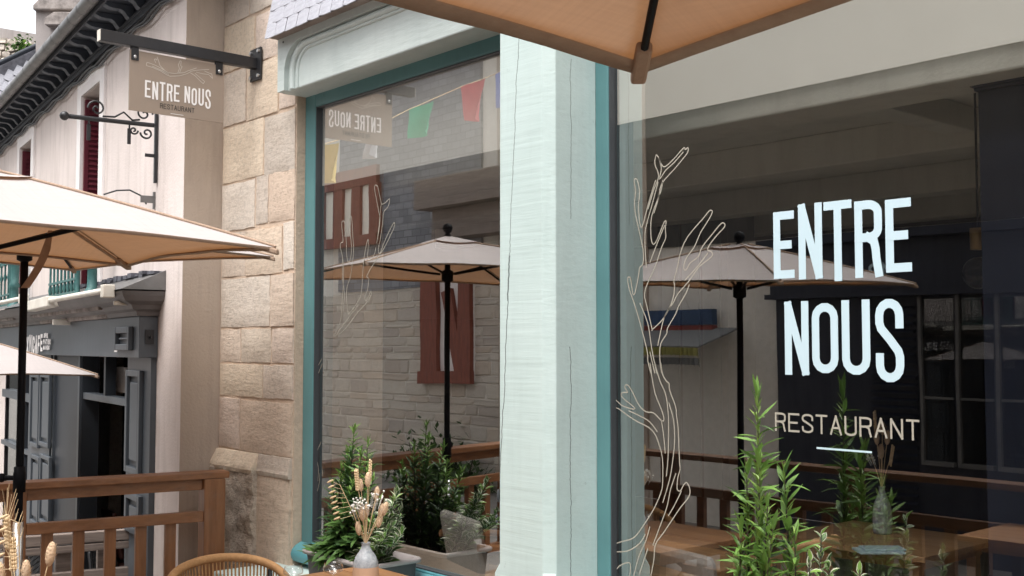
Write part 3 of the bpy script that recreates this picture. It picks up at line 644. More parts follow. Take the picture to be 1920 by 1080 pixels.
W3 = (W2[0] + (W2[0] - W1[0]), W2[1] + (W2[0] - W1[0]), W1[2], W1[3])
SHOPTOP = hx(287, 585, .0)[1]
shop_l, shop_r = 6.9, hx(282, 650, .02)[0]
holes = [W1, W2, W3, (shop_r + .03, shop_l - .05, -.65, SHOPTOP - .12)]
us = sorted({0, UE} | {h[0] for h in holes} | {h[1] for h in holes}); zs_ = sorted({-.7, ZE} | {h[2] for h in holes} | {h[3] for h in holes})
mb = MB()
for i in range(len(us) - 1):
    for k in range(len(zs_) - 1):
        uc, zc = (us[i] + us[i + 1]) / 2, (zs_[k] + zs_[k + 1]) / 2
        if any(h[0] < uc < h[1] and h[2] < zc < h[3] for h in holes): continue
        mb.quad(hp(us[i + 1], zs_[k]), hp(us[i], zs_[k]), hp(us[i], zs_[k + 1]), hp(us[i + 1], zs_[k + 1]))
for h in holes[:3]:
    d = -.24
    mb.quad(hp(h[0], h[2]), hp(h[0], h[2], d), hp(h[0], h[3], d), hp(h[0], h[3])); mb.quad(hp(h[1], h[2], d), hp(h[1], h[2]), hp(h[1], h[3]), hp(h[1], h[3], d))
    mb.quad(hp(h[0], h[3]), hp(h[0], h[3], d), hp(h[1], h[3], d), hp(h[1], h[3])); mb.quad(hp(h[0], h[2]), hp(h[1], h[2]), hp(h[1], h[2], d), hp(h[0], h[2], d))
mb.quad(hp(UE, -.7), hp(UE, ZE), hp(UE, ZE, -6), hp(UE, -.7, -6)); mb.build('wall', 'pink_plaster', HOUSE)
# return side: sandy render strip, its top dressed in long stones
back = Vector((XS, SY + .2, 0))
mb = MB(); mb.quad(hp(0.0, -.7), (XS, SY + .25, -.7), (XS, SY + .25, 9), hp(0, 9)); mb.quad(hp(0, ZE), hp(0, 9), hp(.55, 9), hp(.55, ZE)); mb.build('return_wall', 'sand_render', HOUSE)
for h in (W1, W2, W3):
    wn = part('window', HOUSE); sw = .155
    mb = MB(); hbox(mb, h[0] - sw, h[0] - .002, h[2] - .0, h[3] + sw, 0.001, .022); hbox(mb, h[1] + .002, h[1] + sw, h[2], h[3] + sw, 0.001, .022); hbox(mb, h[0] - .0015, h[1] + .0015, h[3] + .002, h[3] + sw, .001, .0215); mb.build('surround', 'white_trim', wn)
    for ju, sg in ((h[1] - .004, -1), (h[0] + .004, 1)):        # leaves folded back against the two jambs
        mb = MB(); a_, b_ = (ju - .034, ju) if sg < 0 else (ju, ju + .034); o0, o1 = -.225, -.008; st = .035; z0_, z1_ = h[2] + .01, h[3] - .03
        hbox(mb, a_, b_, z0_, z1_, o0, o0 + st); hbox(mb, a_, b_, z0_, z1_, o1 - st, o1)
        for z_ in (z0_, (z0_ + z1_) / 2 - .05, z1_ - .09): hbox(mb, a_ + .001, b_ - .001, z_, z_ + .09, o0 + st + .0005, o1 - st - .0005)
        hbox(mb, a_ + .012, b_ - .012, z0_ + .02, z1_ - .02, o0 + st, o1 - st); z_ = z0_ + .1
        while z_ < z1_ - .1:
            q = hp(a_ + .002, z_, o0 + st) if sg < 0 else hp(b_ - .002, z_, o0 + st); mb.frame_box(q, HN * (o1 - o0 - 2 * st), HD * (.012 * -sg) + ZV * .026, ZV * .008); z_ += .045
        mb.build('shutter', 'red_paint', wn)
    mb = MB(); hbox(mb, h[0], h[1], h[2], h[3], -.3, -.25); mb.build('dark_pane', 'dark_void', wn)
# eaves: moulded frieze, boarded soffit, curved corbels, zinc gutter
ov = .27; U0 = -.6
zg = hx(94, 86, .31)[1]
mb = MB(); hbox(mb, U0, UE, ZE - .05, ZE - .015, .0, .04); hbox(mb, U0, UE, ZE - .0145, ZE + .005, .0, .055); mb.build('frieze', 'eave', HOUSE)
mb = MB(); hbox(mb, U0, UE, ZE + .105, ZE + .12, 0, ov); hbox(mb, U0, UE, ZE + .0055, ZE + .1045, 0, .02); hbox(mb, U0, UE, ZE + .06, ZE + .1045, ov - .012, ov - .002); mb.build('soffit', 'eave', HOUSE)
cm = MB()
prof = [(.0, .0), (.03, -.004), (.05, .012), (.07, .042), (.10, .058), (.15, .058), (.18, .062), (.21, .076), (.225, .088)]
th = .075
lo = [Vector((0, o, z)) for o, z in prof]; hi = [Vector((0, o, .0965)) for o, z in prof]
n = len(prof); vs = [p + Vector((s * th / 2, 0, 0)) for s in (-1, 1) for p in lo + hi]
def ix(s, r_, i): return s * 2 * n + r_ * n + i
fs = []
for i in range(n - 1):
    fs += [(ix(0, 0, i), ix(1, 0, i), ix(1, 0, i + 1), ix(0, 0, i + 1)), (ix(0, 0, i), ix(0, 0, i + 1), ix(0, 1, i + 1), ix(0, 1, i)), (ix(1, 0, i), ix(1, 1, i), ix(1, 1, i + 1), ix(1, 0, i + 1))]
fs += [(ix(0, 0, n - 1), ix(1, 0, n - 1), ix(1, 1, n - 1), ix(0, 1, n - 1))]
cm.add(vs, fs)
me = bpy.data.meshes.new('corbel'); me.from_pydata([tuple(p) for p in cm.v], [], cm.f); me.materials.append(M['corbel'])
rotH = Matrix((HD, HN, ZV)).transposed().to_4x4()
for k in range(44):
    m4 = rotH.copy(); m4.translation = hp(U0 + .1 + k * .30, ZE + .006, .021) - HC; inst(me, 'corbel', HOUSE, m4)
gz = zg; go = .31
mb = MB(); mb.tube([hp(u_, gz, go) for u_ in (U0, 3, 6, 9, UE)], .052, 14); GUT = mb.build('gutter', 'zinc', HOUSE)
jm = None
for k in range(40):
    if jm is None:
        mb = MB(); mb.tube([hp(0, gz, go), hp(.02, gz, go)], .0555, 14, False); o = mb.build('gutter_joint', 'zinc', GUT); jm = o.data
    else: inst(jm, 'gutter_joint', GUT, Matrix.Translation(HD * (k * .33)))
mb = MB(); mb.frame_box(hp(U0, ZE + .121, ov - .01), HD * (UE - U0), HN * -4 + ZV * 2.2, ZV * .03); mb.build('roof', 'dark_slate', HOUSE)
# cables clipped under the frieze
for off, rr in ((.0, .013), (.035, .009), (-.05, .008)):
    mb = MB(); pts = [hp(.05 + k * .22, ZE - .085 - off - .018 * math.sin(k * 1.9 + off * 40) - .012 * noise.noise(Vector((k * .6, off * 9, 0))), .03 + off * .2) for k in range(58)]
    mb.tube(pts, rr, 6); mb.build('cable', 'iron', HOUSE)
# ---- cafe front
CF = part('cafe_front', HOUSE)
fo = .13
FU0, FZ0 = hx(260, 671, fo); _, FZ1 = hx(258, 598, fo)
mb = MB(); hbox(mb, FU0, shop_l, FZ0, FZ1 + .02, .001, fo); mb.build('fascia', 'cafe', CF, .004)
prof = [(0, 0), (.02, 0), (.03, .03), (.06, .045), (.075, .075), (.13, .10), (.15, .135), (.16, .165), (.0, .2)]
mb = MB(); ue = shop_l + .1
def cor(u_, o, z): return hp(u_ - (o), FZ1 + .0205 + z, fo + o)
A_ = [cor(FU0, o, z) for o, z in prof]; B_ = [hp(ue, FZ1 + .0205 + z, fo + o) for o, z in prof]; C_ = [hp(FU0 - o, FZ1 + .0205 + z, 0) for o, z in prof]
n = len(prof); mb.add(A_ + B_ + C_, [(n + i, n + i + 1, i + 1, i) for i in range(n - 1)] + [(i, i + 1, 2 * n + i + 1, 2 * n + i) for i in range(n - 1)]); mb.build('cornice', 'cafe_cornice', CF)
mb = MB(); mb.add([hp(FU0 - .17, FZ1 + .195, fo + .17), hp(ue, FZ1 + .195, fo + .17), hp(ue, FZ1 + .33, 0), hp(FU0 - .17, FZ1 + .33, 0), hp(FU0 - .17, FZ1 + .195, 0.0)], [(0, 1, 2, 3), (0, 3, 4)]); mb.build('lead_flashing', 'zinc', CF)
for k in range(26):      # ragged row of slate ends on the flashing
    mb = MB(); u_ = FU0 - .12 + k * .11; hbox(mb, u_, u_ + .1, FZ1 + .30 + random.uniform(0, .02), FZ1 + .325 + random.uniform(0, .02), .0, .06 + random.uniform(0, .03)); mb.build('slate', 'dark_slate', CF)
# raised letters
u0, za = hx(46, 661, fo); u1, zb_ = hx(83, 624, fo); exh = -HD
def hword(text, pxl, pyb, pxr, pyt, t, gap=.25, lift=.02):
    ul, zl_ = hx(pxl, pyb, fo); ur, _ = hx(pxr, pyb, fo); _, zt2 = hx((pxl + pxr) / 2, pyt, fo); _, zb2 = hx((pxl + pxr) / 2, pyb, fo)
    jag = [(random.uniform(-.05, .1), random.uniform(-.12, .06)) for _ in text]
    word(text, CF, 'sign_white', hp(ul, zb2, fo + lift), exh, ZV, zt2 - zb2, t, HN, ul - ur, jag, gap)
hword('OYXVICAFE', 45, 660, 83.5, 630, .035)
hword('BRE', 86.5, 633, 94, 625, .014); hword('PATISE', 85.5, 645, 99, 636, .014); hword('MANGE', 85, 656, 97, 648, .014)
# square raised frame on the fascia with a sticker beside it
def hframe(mb, px0, py0, px1, py1, o, wd, dp):
    ua, za_ = hx(px0, (py0 + py1) / 2, o); ub, _ = hx(px1, (py0 + py1) / 2, o); pm = (px0 + px1) / 2
    z1_ = hx(pm, py0, o)[1]; z0_ = hx(pm, py1, o)[1]; ua, ub = max(ua, ub), min(ua, ub)
    hbox(mb, ub, ub + wd, z0_, z1_, o, o + dp); hbox(mb, ua - wd, ua, z0_, z1_, o, o + dp)
    hbox(mb, ub + wd + .0005, ua - wd - .0005, z1_ - wd, z1_, o, o + dp - .001); hbox(mb, ub + wd + .0005, ua - wd - .0005, z0_, z0_ + wd, o, o + dp - .001)
    if ua - ub > .3: hbox(mb, ub + wd * 2, ua - wd * 2, z0_ + wd * 2, z1_ - wd * 2, o, o + dp * .6)
mb = MB(); hframe(mb, 222, 613, 250, 657, fo + .0005, .045, .035); mb.build('fascia_panel', 'cafe', CF, .006)
ul, _ = hx(215.5, 640, fo); ur, _ = hx(221, 640, fo); mb = MB(); hbox(mb, ur, ul, hx(218, 660, fo)[1], hx(218, 617, fo)[1], fo + .001, fo + .004); mb.build('peeling_sticker', 'sign_white', CF)
uu, zz0 = hx(273, 632, .06); mb = MB(); q = hp(FU0 - .002, zz0, .06); mb.frame_box(q - ZV * .05 - HN * .03, HD * -.008, HN * .06, ZV * .1); mb.tube([q, q - HD * .06 - ZV * .01], .008, 6); mb.build('wall_hook', 'iron', CF)
# shopfront below the fascia
zbot = -.65; OP = .04
def seg(name, px0, px1, mat, o0, o1, zt__=None, zb__=None):
    ua = hx(px0, 800, OP)[0]; ub = hx(px1, 800, OP)[0]; mb = MB(); hbox(mb, min(ua, ub), max(ua, ub), zbot if zb__ is None else zb__, (FZ0 - .001) if zt__ is None else zt__, o0, o1); return mb.build(name, mat, CF)
seg('pilaster', 237.5, 281, 'cafe', -.06, OP)
mb = MB(); hframe(mb, 241, 694, 268, 888, OP + .0005, .045, .03); hframe(mb, 240, 925, 267, 1000, OP + .0005, .045, .03); mb.build('pilaster_panel', 'cafe', CF, .005)
seg('door_reveal', 100, 153, 'cafe_dark', -.1, OP)
for a, b in ((101, 103), (149, 152)):
    seg('door_stile', a, b, 'cafe', OP + .001, OP + .02)
seg('folded_shutter', 59, 99.5, 'cafe', -.06, OP + .03)
mb = MB()
for a, b in ((61, 77), (79, 97)):
    hframe(mb, a, 700, b, 838, OP + .0305, .04, .03); hframe(mb, a, 853, b, 985, OP + .0305, .04, .03)
mb.build('shutter_panel', 'cafe', CF, .005)
seg('window_mullion', 38, 45, 'cafe_dark', -.05, OP); seg('window_mullion', 53, 58, 'cafe_dark', -.05, OP)
seg('shop_pane', -60, 59, 'far_glass', -.03, -.022)
mb = MB(); za_ = hx(25, 748, OP)[1]; zb_ = hx(25, 733, OP)[1]; hbox(mb, hx(58, 740, OP)[0], shop_l - .06, za_, zb_, -.021, OP - .002); za_ = hx(25, 842, OP)[1]; hbox(mb, hx(58, 740, OP)[0], shop_l - .06, za_, za_ + .05, -.021, OP - .002); mb.build('window_transom', 'cafe', CF)
ua, ub = hx(153.5, 800, OP)[0], hx(237, 800, OP)[0]
mb = MB(); zt1 = hx(195, 742, OP)[1]; zt0 = hx(195, 755, OP)[1]; hbox(mb, ub + .001, ua - .001, zt0, zt1, -.06, OP - .004); mb.build('door_transom', 'cafe', CF, .003)
mb = MB(); uq = hx(196, 715, OP)[0]; hbox(mb, uq, uq + .05, zt1 + .001, FZ0 - .002, -.05, OP - .006); mb.build('fanlight_bar', 'cafe_dark', CF)
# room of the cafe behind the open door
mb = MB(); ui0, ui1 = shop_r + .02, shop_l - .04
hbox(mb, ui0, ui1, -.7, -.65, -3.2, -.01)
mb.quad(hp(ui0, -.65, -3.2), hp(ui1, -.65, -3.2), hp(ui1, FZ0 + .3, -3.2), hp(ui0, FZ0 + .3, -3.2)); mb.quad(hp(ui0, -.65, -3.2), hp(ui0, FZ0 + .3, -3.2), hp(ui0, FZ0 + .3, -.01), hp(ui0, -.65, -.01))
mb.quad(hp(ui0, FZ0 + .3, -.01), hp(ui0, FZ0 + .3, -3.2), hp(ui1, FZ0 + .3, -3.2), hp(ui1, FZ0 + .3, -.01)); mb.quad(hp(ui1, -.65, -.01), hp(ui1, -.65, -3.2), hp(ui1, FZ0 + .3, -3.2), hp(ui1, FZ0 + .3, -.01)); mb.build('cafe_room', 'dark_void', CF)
up_ = hx(166, 850, -.5)[0]; ue_ = hx(205, 850, -.5)[0]
mb = MB(); hbox(mb, ue_, up_, -.65, zt0 + .4, -.62, -.5); mb.build('inner_pier', 'rubble', CF)
mb = MB(); ua2 = hx(236, 715, -.3)[0]; ub2 = hx(206, 715, -.3)[0]; hbox(mb, ua2, ub2, hx(220, 735, -.3)[1], hx(220, 688, -.3)[1], -.32, -.3); mb.build('wall_cabinet', 'white_trim', CF)
# ---- balconies with green cast iron railings
def balcony(px_r, px_l, posts, b0, b1):
    B_ = part('balcony', HOUSE); bo = .2
    ur = hx(px_r, 570, bo)[0]; ul = hx(px_l, 570, bo)[0]; zf = hx(160, 566, bo)[1]
    mb = MB(); hbox(mb, ur, ul, zf - .08, zf, .001, bo + .03); hbox(mb, ur + .05, ul - .05, zf - .14, zf - .0805, .001, bo - .04); mb.build('slab', 'old_concrete', B_, .01)
    zr = zf + .72; ua = hx(posts[-1], 540, bo)[0]; ub = hx(b1, 540, bo)[0]
    mb = MB(); hbox(mb, hx(posts[0], 540, bo)[0], ub, zr, zr + .04, bo - .05, bo - .01)
    for z_ in (.09, .2, .54): hbox(mb, ua, ub, zf + z_, zf + z_ + .02, bo - .04, bo - .02)
    mb.build('hand_rail', 'green_iron', B_)
    k = 0
    while b0 - k * 6.6 > b1:
        u_ = hx(b0 - k * 6.6, 540, bo)[0]; k += 1
        mb = MB(); c = hp(u_, 0, bo - .03); pr = [(.009, zf + .10), (.02, zf + .15), (.010, zf + .2), (.010, zf + .36), (.02, zf + .4), (.010, zf + .44), (.010, zf + .52), (.024, zf + .56), (.010, zf + .6), (.010, zr)]
        mb.lathe((c.x, c.y, 0), pr, 6); mb.build('baluster', 'green_iron', B_)
    for pq_ in posts:
        mb = MB(); c = hp(hx(pq_, 540, bo)[0], 0, bo - .03); big = pq_ == posts[0]; s = 1.0 if big else .5
        pr = [(.10 * s, zf + .001), (.10 * s, zf + .03), (.07 * s, zf + .07), (.04 * s, zf + .11), (.038 * s, zf + .26), (.055 * s, zf + .29), (.038 * s, zf + .32), (.045 * s, zf + .5), (.06 * s, zf + .54), (.04 * s, zf + .58), (.04 * s, zr), (.05 * s, zr + .05), (.0, zr + .08)]
        mb.lathe((c.x, c.y, 0), pr, 8); mb.build('corner_post', 'green_iron', B_)
    return zf, bo
zf, bo = balcony(192, 64, (165, 138), 134, 86); balcony(30, -70, (22, 15), 10, -60)
# folded awning arms and cassettes above the cafe cornice
for (pa, pb, pc) in (((95, 556), (199, 553), (50, 574)), ((-30, 566), (42, 569), (-60, 590))):
    A_ = part('folded_awning', HOUSE); o = .34
    ua, za_ = hx(*pa, o); ub, zb_ = hx(*pb, o); uc, zc = hx(*pc, o); za_ = zb_ = (za_ + zb_) / 2
    mb = MB(); mb.tube([hp(ua, za_, o), hp(ub, zb_, o)], .022, 8); mb.build('roller_tube', 'cream_metal', A_)
    mb = MB(); mb.frame_box(hp(ub - .04, zb_ - .05, o - .05), HD * .08, HN * .08, ZV * .09); mb.frame_box(hp(ub - .02, zb_ - .1, .0), HD * .04, HN * (o - .0505), ZV * .03); mb.build('end_bracket', 'cream_metal', A_, .006)
    mb = MB(); d = hp(uc, zc, o) - hp(ua, za_, o); mb.frame_box(hp(ua, za_ - .05, o - .1), d, HN * .13, ZV * .085); mb.frame_box(hp(ua + .25, za_ - .2, .0), HD * .04, HN * .27, ZV * .05); mb.build('folded_arm', 'cream_metal', A_, .006)

# ------------------------------------------------------------------ hanging restaurant sign on the stone wall
wp = fac(484, 117, SY); SXX = wp.x
def sp(px, py): return hit(px, py, Vector((SXX, 0, 0)), Vector((1, 0, 0)))
SIGN = thing('hanging_sign', 'taupe hanging sign board reading ENTRE NOUS under a black steel arm on the stone wall', 'sign', (SXX, SY, wp.z))
a0, a1 = sp(186, 62), sp(470, 116); zA = (a0.z + a1.z) / 2; yT = a0.y; hA = .045
mb = MB(); mb.box(SXX - .025, SXX + .025, yT, SY - .02, zA - hA, zA + hA * .55); mb.build('arm', 'iron', SIGN, .003)
mb = MB(); mb.box(SXX - .024, SXX + .024, yT - .003, yT - .0005, zA - hA + .002, zA + hA * .5); mb.build('arm_cap', 'cream_metal', SIGN)
mb = MB(); mb.box(SXX - .07, SXX + .07, SY - .022, SY - .008, zA - .12, zA + .09); mb.build('wall_plate', 'iron', SIGN, .003)
mb = MB()
for dx in (-.05, .05):
    for dz in (-.095, .065): mb.tube([(SXX + dx, SY - .022, zA + dz), (SXX + dx, SY - .034, zA + dz)], .012, 6)
mb.build('bolt', 'steel', SIGN)
bl, br = sp(242, 150), sp(419, 170); y0b, y1b = bl.y, br.y
zt_ = (sp(245, 95).z + sp(421, 123).z) / 2; zb_ = (sp(241, 206).z + sp(418, 231).z) / 2
mb = MB(); mb.box(SXX - .006, SXX + .006, y0b, y1b, zb_, zt_); BOARD = mb.build('sign_panel', 'sign_board', SIGN)
for yy in (y0b + .03, y1b - .035):
    mb = MB(); mb.box(SXX + .0065, SXX + .012, yy - .022, yy + .022, zt_ - .06, zA - hA + .001); mb.box(SXX - .012, SXX - .0065, yy - .022, yy + .022, zt_ - .06, zA - hA + .001); mb.build('hanger', 'iron', SIGN)
    mb = MB(); mb.ball((SXX + .0125, yy, zt_ - .04), .006, .011, .011, 8, 5); mb.build('bolt', 'steel', SIGN)
FX = SXX + .0075
EY, NX = Vector((0, 1, 0)), Vector((1, 0, 0))
def swd(txt, pxl, pyl, pxr, mat, hpx, t, gap=.24, jag=None):
    a, b = sp(pxl, pyl), sp(pxr, pyl + 10); top = sp(pxl, pyl - hpx)
    word(txt, BOARD, mat, (FX, a.y, a.z), EY, ZV, top.z - a.z, t, NX, b.y - a.y, jag, gap)
J = [(0, .05), (-.02, 0), (.03, -.03), (0, .02), (0, .06), (0, 0), (.02, .08), (-.02, 0), (.02, .04), (.03, -.08)]
swd('ENTRE NOUS', 270.5, 184, 394, 'sign_white', 34, .0115, .26, J); swd('RESTAURANT', 299, 203, 363.5, 'sign_dark', 9.5, .0036)
mb = MB(); a, b = sp(319, 213), sp(343, 216); mb.quad((FX, a.y, a.z - .002), (FX, b.y, a.z - .002), (FX, b.y, a.z + .001), (FX, a.y, a.z + .001)); mb.build('underline', 'sign_white', BOARD)
cs = lambda x, y: (160 + x / 4.5, 60 + y / 4.5)
for pl in ([(515,258),(540,265),(580,280),(640,310),(690,345),(750,352),(830,345),(860,330),(935,305)], [(510,285),(560,300),(630,330),(680,362),(710,375),(790,372),(850,355),(880,340)], [(515,258),(510,285)], [(590,262),(578,235),(585,228),(600,240),(602,212),(612,240),(625,285),(660,320),(700,350)],
           [(775,350),(790,310),(780,280),(795,245),(805,250),(800,285),(812,295),(800,320),(790,348)], [(880,345),(920,370),(950,400),(990,438),(1002,420),(960,385),(920,350)], [(880,335),(930,325),(990,320),(1040,318)], [(930,340),(985,355),(1035,360),(1068,392),(1062,355),(1030,345),(1000,330)], [(560,290),(640,325),(700,360)]):
    pts = [sp(*cs(x, y)) for x, y in pl]; mb = MB(); stroke(mb, [(p.y, p.z) for p in pts], .0034, lambda p, l: Vector((FX, p.x, p.y)), False); mb.build('branch_line', 'sign_line', BOARD)

# ------------------------------------------------------------------ empty wrought bracket and lamp arm on the pink house
ub, _ = hx(297, 235); _, zb1 = hx(297, 236)
BR = thing('wrought_bracket', 'black wrought iron sign bracket with scrolls and no sign on the pink house', 'bracket', hp(ub, zb1))
L = .60
mb = MB(); mb.tube([hp(ub, zb1, .03), hp(ub, zb1, L)], .016, 8); mb.ball(hp(ub, zb1, L + .03), .032); mb.build('arm', 'iron', BR)
ztp, zlo = hx(297, 212)[1], hx(297, 343)[1]
mb = MB(); mb.frame_box(hp(ub - .015, zlo, .006), HD * .03, HN * .02, ZV * (ztp - zlo)); mb.build('wall_bar', 'iron', BR, .003)
def scroll(o0, z0, r_, turns, flip, fl2=1):
    return [hp(ub, z0 + fl2 * (r_ * (1 - k / 26)) * math.sin(k / 26 * turns * 2 * math.pi), o0 + flip * (r_ * (1 - k / 26)) * math.cos(k / 26 * turns * 2 * math.pi)) for k in range(24)]
for args in ((.42, zb1 + .075, .06, 1.6, 1), (.10, zb1 + .075, .06, 1.6, -1), (.08, zb1 - .06, .045, 1.5, 1, -1), (.17, zb1 - .05, .03, 1.5, -1, -1)):
    mb = MB(); mb.tube(scroll(*args), .007, 6); mb.build('scroll', 'iron', BR)
mb = MB(); mb.tube([hp(ub, zb1 + .075 - .05, .38), hp(ub, zb1 + .03, .30), hp(ub, zb1 + .07, .24), hp(ub, zb1 + .02, .18), hp(ub, zb1 + .03, .13)], .007, 6); mb.build('scroll', 'iron', BR)
for o in (.20, .47):
    mb = MB(); mb.frame_box(hp(ub, zb1 - .15, o - .012), HD * .008, HN * .024, ZV * .11); mb.tube([hp(ub, zb1 - .04, o), hp(ub, zb1 - .01, o)], .006, 6); mb.build('hook', 'iron', BR)
zc = hx(290, 296)[1]; mb = MB(); mb.frame_box(hp(ub - .004, zc - .012, .02), HD * .008, HN * .07, ZV * .024); mb.build('tab', 'iron', BR)
ul_, zl_ = hx(291, 376); LA = thing('lamp_arm', 'thin curved black cable arm on a small wall plate below the wrought bracket', 'bracket', hp(ul_, zl_))
mb = MB(); mb.frame_box(hp(ul_ - .012, zl_ - .06, .003), HD * .024, HN * .012, ZV * .12); mb.frame_box(hp(ul_ - .005, zl_ - .02, .012), HD * .01, HN * .09, ZV * .05); mb.build('wall_plate', 'zinc', LA)
mb = MB(); mb.tube([hp(ul_, zl_ - .03, .06), hp(ul_ + .01, zl_ + .03, .10), hp(ul_ + .03, zl_ + .065, .17), hp(ul_ + .06, zl_ + .06, .25), hp(ul_ + .1, zl_ + .03, .33)], .006, 6); mb.build('curved_rod', 'iron', LA)

# ------------------------------------------------------------------ far houses top left
FH = thing('far_house', 'far stone house with mossy gable, slate roof and grey chimney beyond the pink house', 'house', dep(30, 300, 19))
def pt(px, py, d): return dep(px, py, d)
def slab(mb, pts, thick):
    n = len(pts); dv = (FWDH * thick); b = [p + dv for p in pts]
    mb.add(pts + b, [tuple(range(n)), tuple(reversed(range(n, 2 * n)))] + [(i, n + i, n + (i + 1) % n, (i + 1) % n) for i in range(n)])
mb = MB(); slab(mb, [pt(-120, 900, 20), pt(200, 900, 20), pt(200, 120, 20), pt(80, 66, 20), pt(0, 52, 20), pt(-120, 36, 20)], 3); mb.build('coping_wall', 'grey_render', FH)
rm = []
for k in range(4):
    mb = MB(); a = [Vector((x + random.uniform(-.03, .03), 0, z + random.uniform(-.02, .02))) for x, z in ((-.5, -.5), (0, -.54), (.5, -.5), (.52, 0), (.5, .5), (-.02, .53), (-.5, .5), (-.53, 0))]
    f = [Vector((p.x * .86, -.35 - random.uniform(0, .2), p.z * .82)) for p in a]; n = 8
    mb.add(a + f, [tuple(range(n, 2 * n))] + [(i, (i + 1) % n, n + (i + 1) % n, n + i) for i in range(n)])
    me = bpy.data.meshes.new('stone'); me.from_pydata([tuple(p) for p in mb.v], [], mb.f); me.materials.append(M['rubble']); rm.append(me)
vb = Matrix((RGT, FWDH, ZV)).transposed().to_4x4()
GW = [o for o in KIDS[FH.name] if o.name.startswith('coping_wall')][0]
yy = 72
for r_ in range(9):
    x = -20 - random.uniform(0, 15)
    while x < 92:
        w = random.uniform(14, 26); c = pt(x + w / 2, yy + 6 + x * .13, 19.98); s = 19.98 / FPX
        m4 = vb @ Matrix.Diagonal((w * s * .95, .12, 11.5 * s, 1)); m4.translation = c - FH.location; inst(random.choice(rm), 'stone', GW, m4); x += w
    yy += 12
mb = MB(); slab(mb, [pt(-60, 258, 18.5), pt(-60, 148, 18.5), pt(75, 84, 18.5), pt(130, 60, 18.5), pt(130, 258, 18.5)], .4); RF = mb.build('slate_roof', 'dark_slate', FH)
mb = MB(); p, q = pt(-60, 146, 18.4), pt(110, 66, 18.4); mb.tube([p, q], .045, 6); mb.build('roof_edge', 'eave', FH)
for r_ in range(9):
    for k in range(9):
        x = -20 + k * 17 + (8 if r_ % 2 else 0) - r_ * 1.0; y = 142 + r_ * 15 - x * .47 + 6
        if y > 262: continue
        s = 18.45 / FPX; c = pt(x, y, 18.46)
        mb4 = vb @ Matrix.Rotation(R(25 - r_ * .5), 4, 'Y') @ Matrix.Diagonal((s * 15.5 / .118, 3, s * 20 / .2, 1)); mb4.translation = c - FH.location - ZV * .08; inst(random.choice(smesh), 'slate', RF, mb4)
CHN = part('chimney', FH)
mb = MB(); slab(mb, [pt(67, 330, 16.5), pt(67, 18, 16.5), pt(175, 18, 16.5), pt(175, 330, 16.5)], 1.0); mb.build('shaft', 'grey_render', CHN)
mb = MB(); slab(mb, [pt(61, 18, 16.4), pt(61, 9, 16.4), pt(90, -22, 16.4), pt(190, -22, 16.4), pt(190, 18, 16.4)], 1.2); mb.build('cap', 'old_concrete', CHN, .02)
mb = MB(); slab(mb, [pt(83, 46, 16.3), pt(83, 34, 16.3), pt(100, 22, 16.3), pt(160, 22, 16.3), pt(160, 46, 16.3)], .25); mb.build('ledge_stone', 'old_concrete', CHN, .01)
def leafmesh(name, L, wd, mats, edge=0.0, fold=.25, droop=.15):
    me = bpy.data.meshes.new(name); st = [(0, .12), (.2, .7), (.45, 1), (.72, .7), (1, .02)]; vs = []; fs = []; mi = []
    cols = [-1, 0, 1] if not edge else [-1, -(1 - edge), 0, 1 - edge, 1]
    for (t_, w_) in st:
        for c in cols: vs.append((L * t_, c * wd * w_ / 2, abs(c) * wd * fold * w_ - droop * L * t_ * t_))
    n = len(cols)
    for i in range(len(st) - 1):
        for j in range(n - 1):
            fs.append((i * n + j, i * n + j + 1, (i + 1) * n + j + 1, (i + 1) * n + j)); mi.append(1 if edge and j in (0, n - 2) else 0)
    me.from_pydata(vs, [], fs)
    for m in mats: me.materials.append(M[m])
    me.polygons.foreach_set('material_index', mi); me.polygons.foreach_set('use_smooth', [True] * len(fs)); return me
ivyL = [leafmesh('leaf', .09, .075, ['ivy']), leafmesh('leaf', .09, .07, ['leaf']), leafmesh('leaf', .10, .06, ['leaf_tip'])]
def rdir(el0, el1):
    a = random.uniform(0, 2 * math.pi); e = R(random.uniform(el0, el1)); return Vector((math.cos(a) * math.cos(e), math.sin(a) * math.cos(e), math.sin(e)))
def leafmat(pos, d, s, roll=0):
    d = d.normalized(); side = ZV.cross(d); side = side.normalized() if side.length > 1e-3 else Vector((1, 0, 0)); n_ = d.cross(side)
    m4 = Matrix((d, side, n_)).transposed().to_4x4() @ Matrix.Rotation(roll, 4, 'X') @ Matrix.Diagonal((s, s, s, 1)); m4.translation = pos; return m4
WP = thing('wall_plant', 'tuft of yellow green plants growing on the far gable wall', 'plant', pt(40, 90, 19.8))
mb = MB(); mb.tube([pt(20, 98, 19.85), pt(45, 92, 19.8), pt(62, 96, 19.85)], .02, 5); mb.build('stem', 'stem', WP)
for k in range(110):
    c = pt(random.gauss(42, 13), random.gauss(86, 8), 19.75); inst(random.choice(ivyL), 'leaf', WP, leafmat(c - WP.location, rdir(-30, 60), random.uniform(.6, 1.1), random.uniform(-1, 1)))
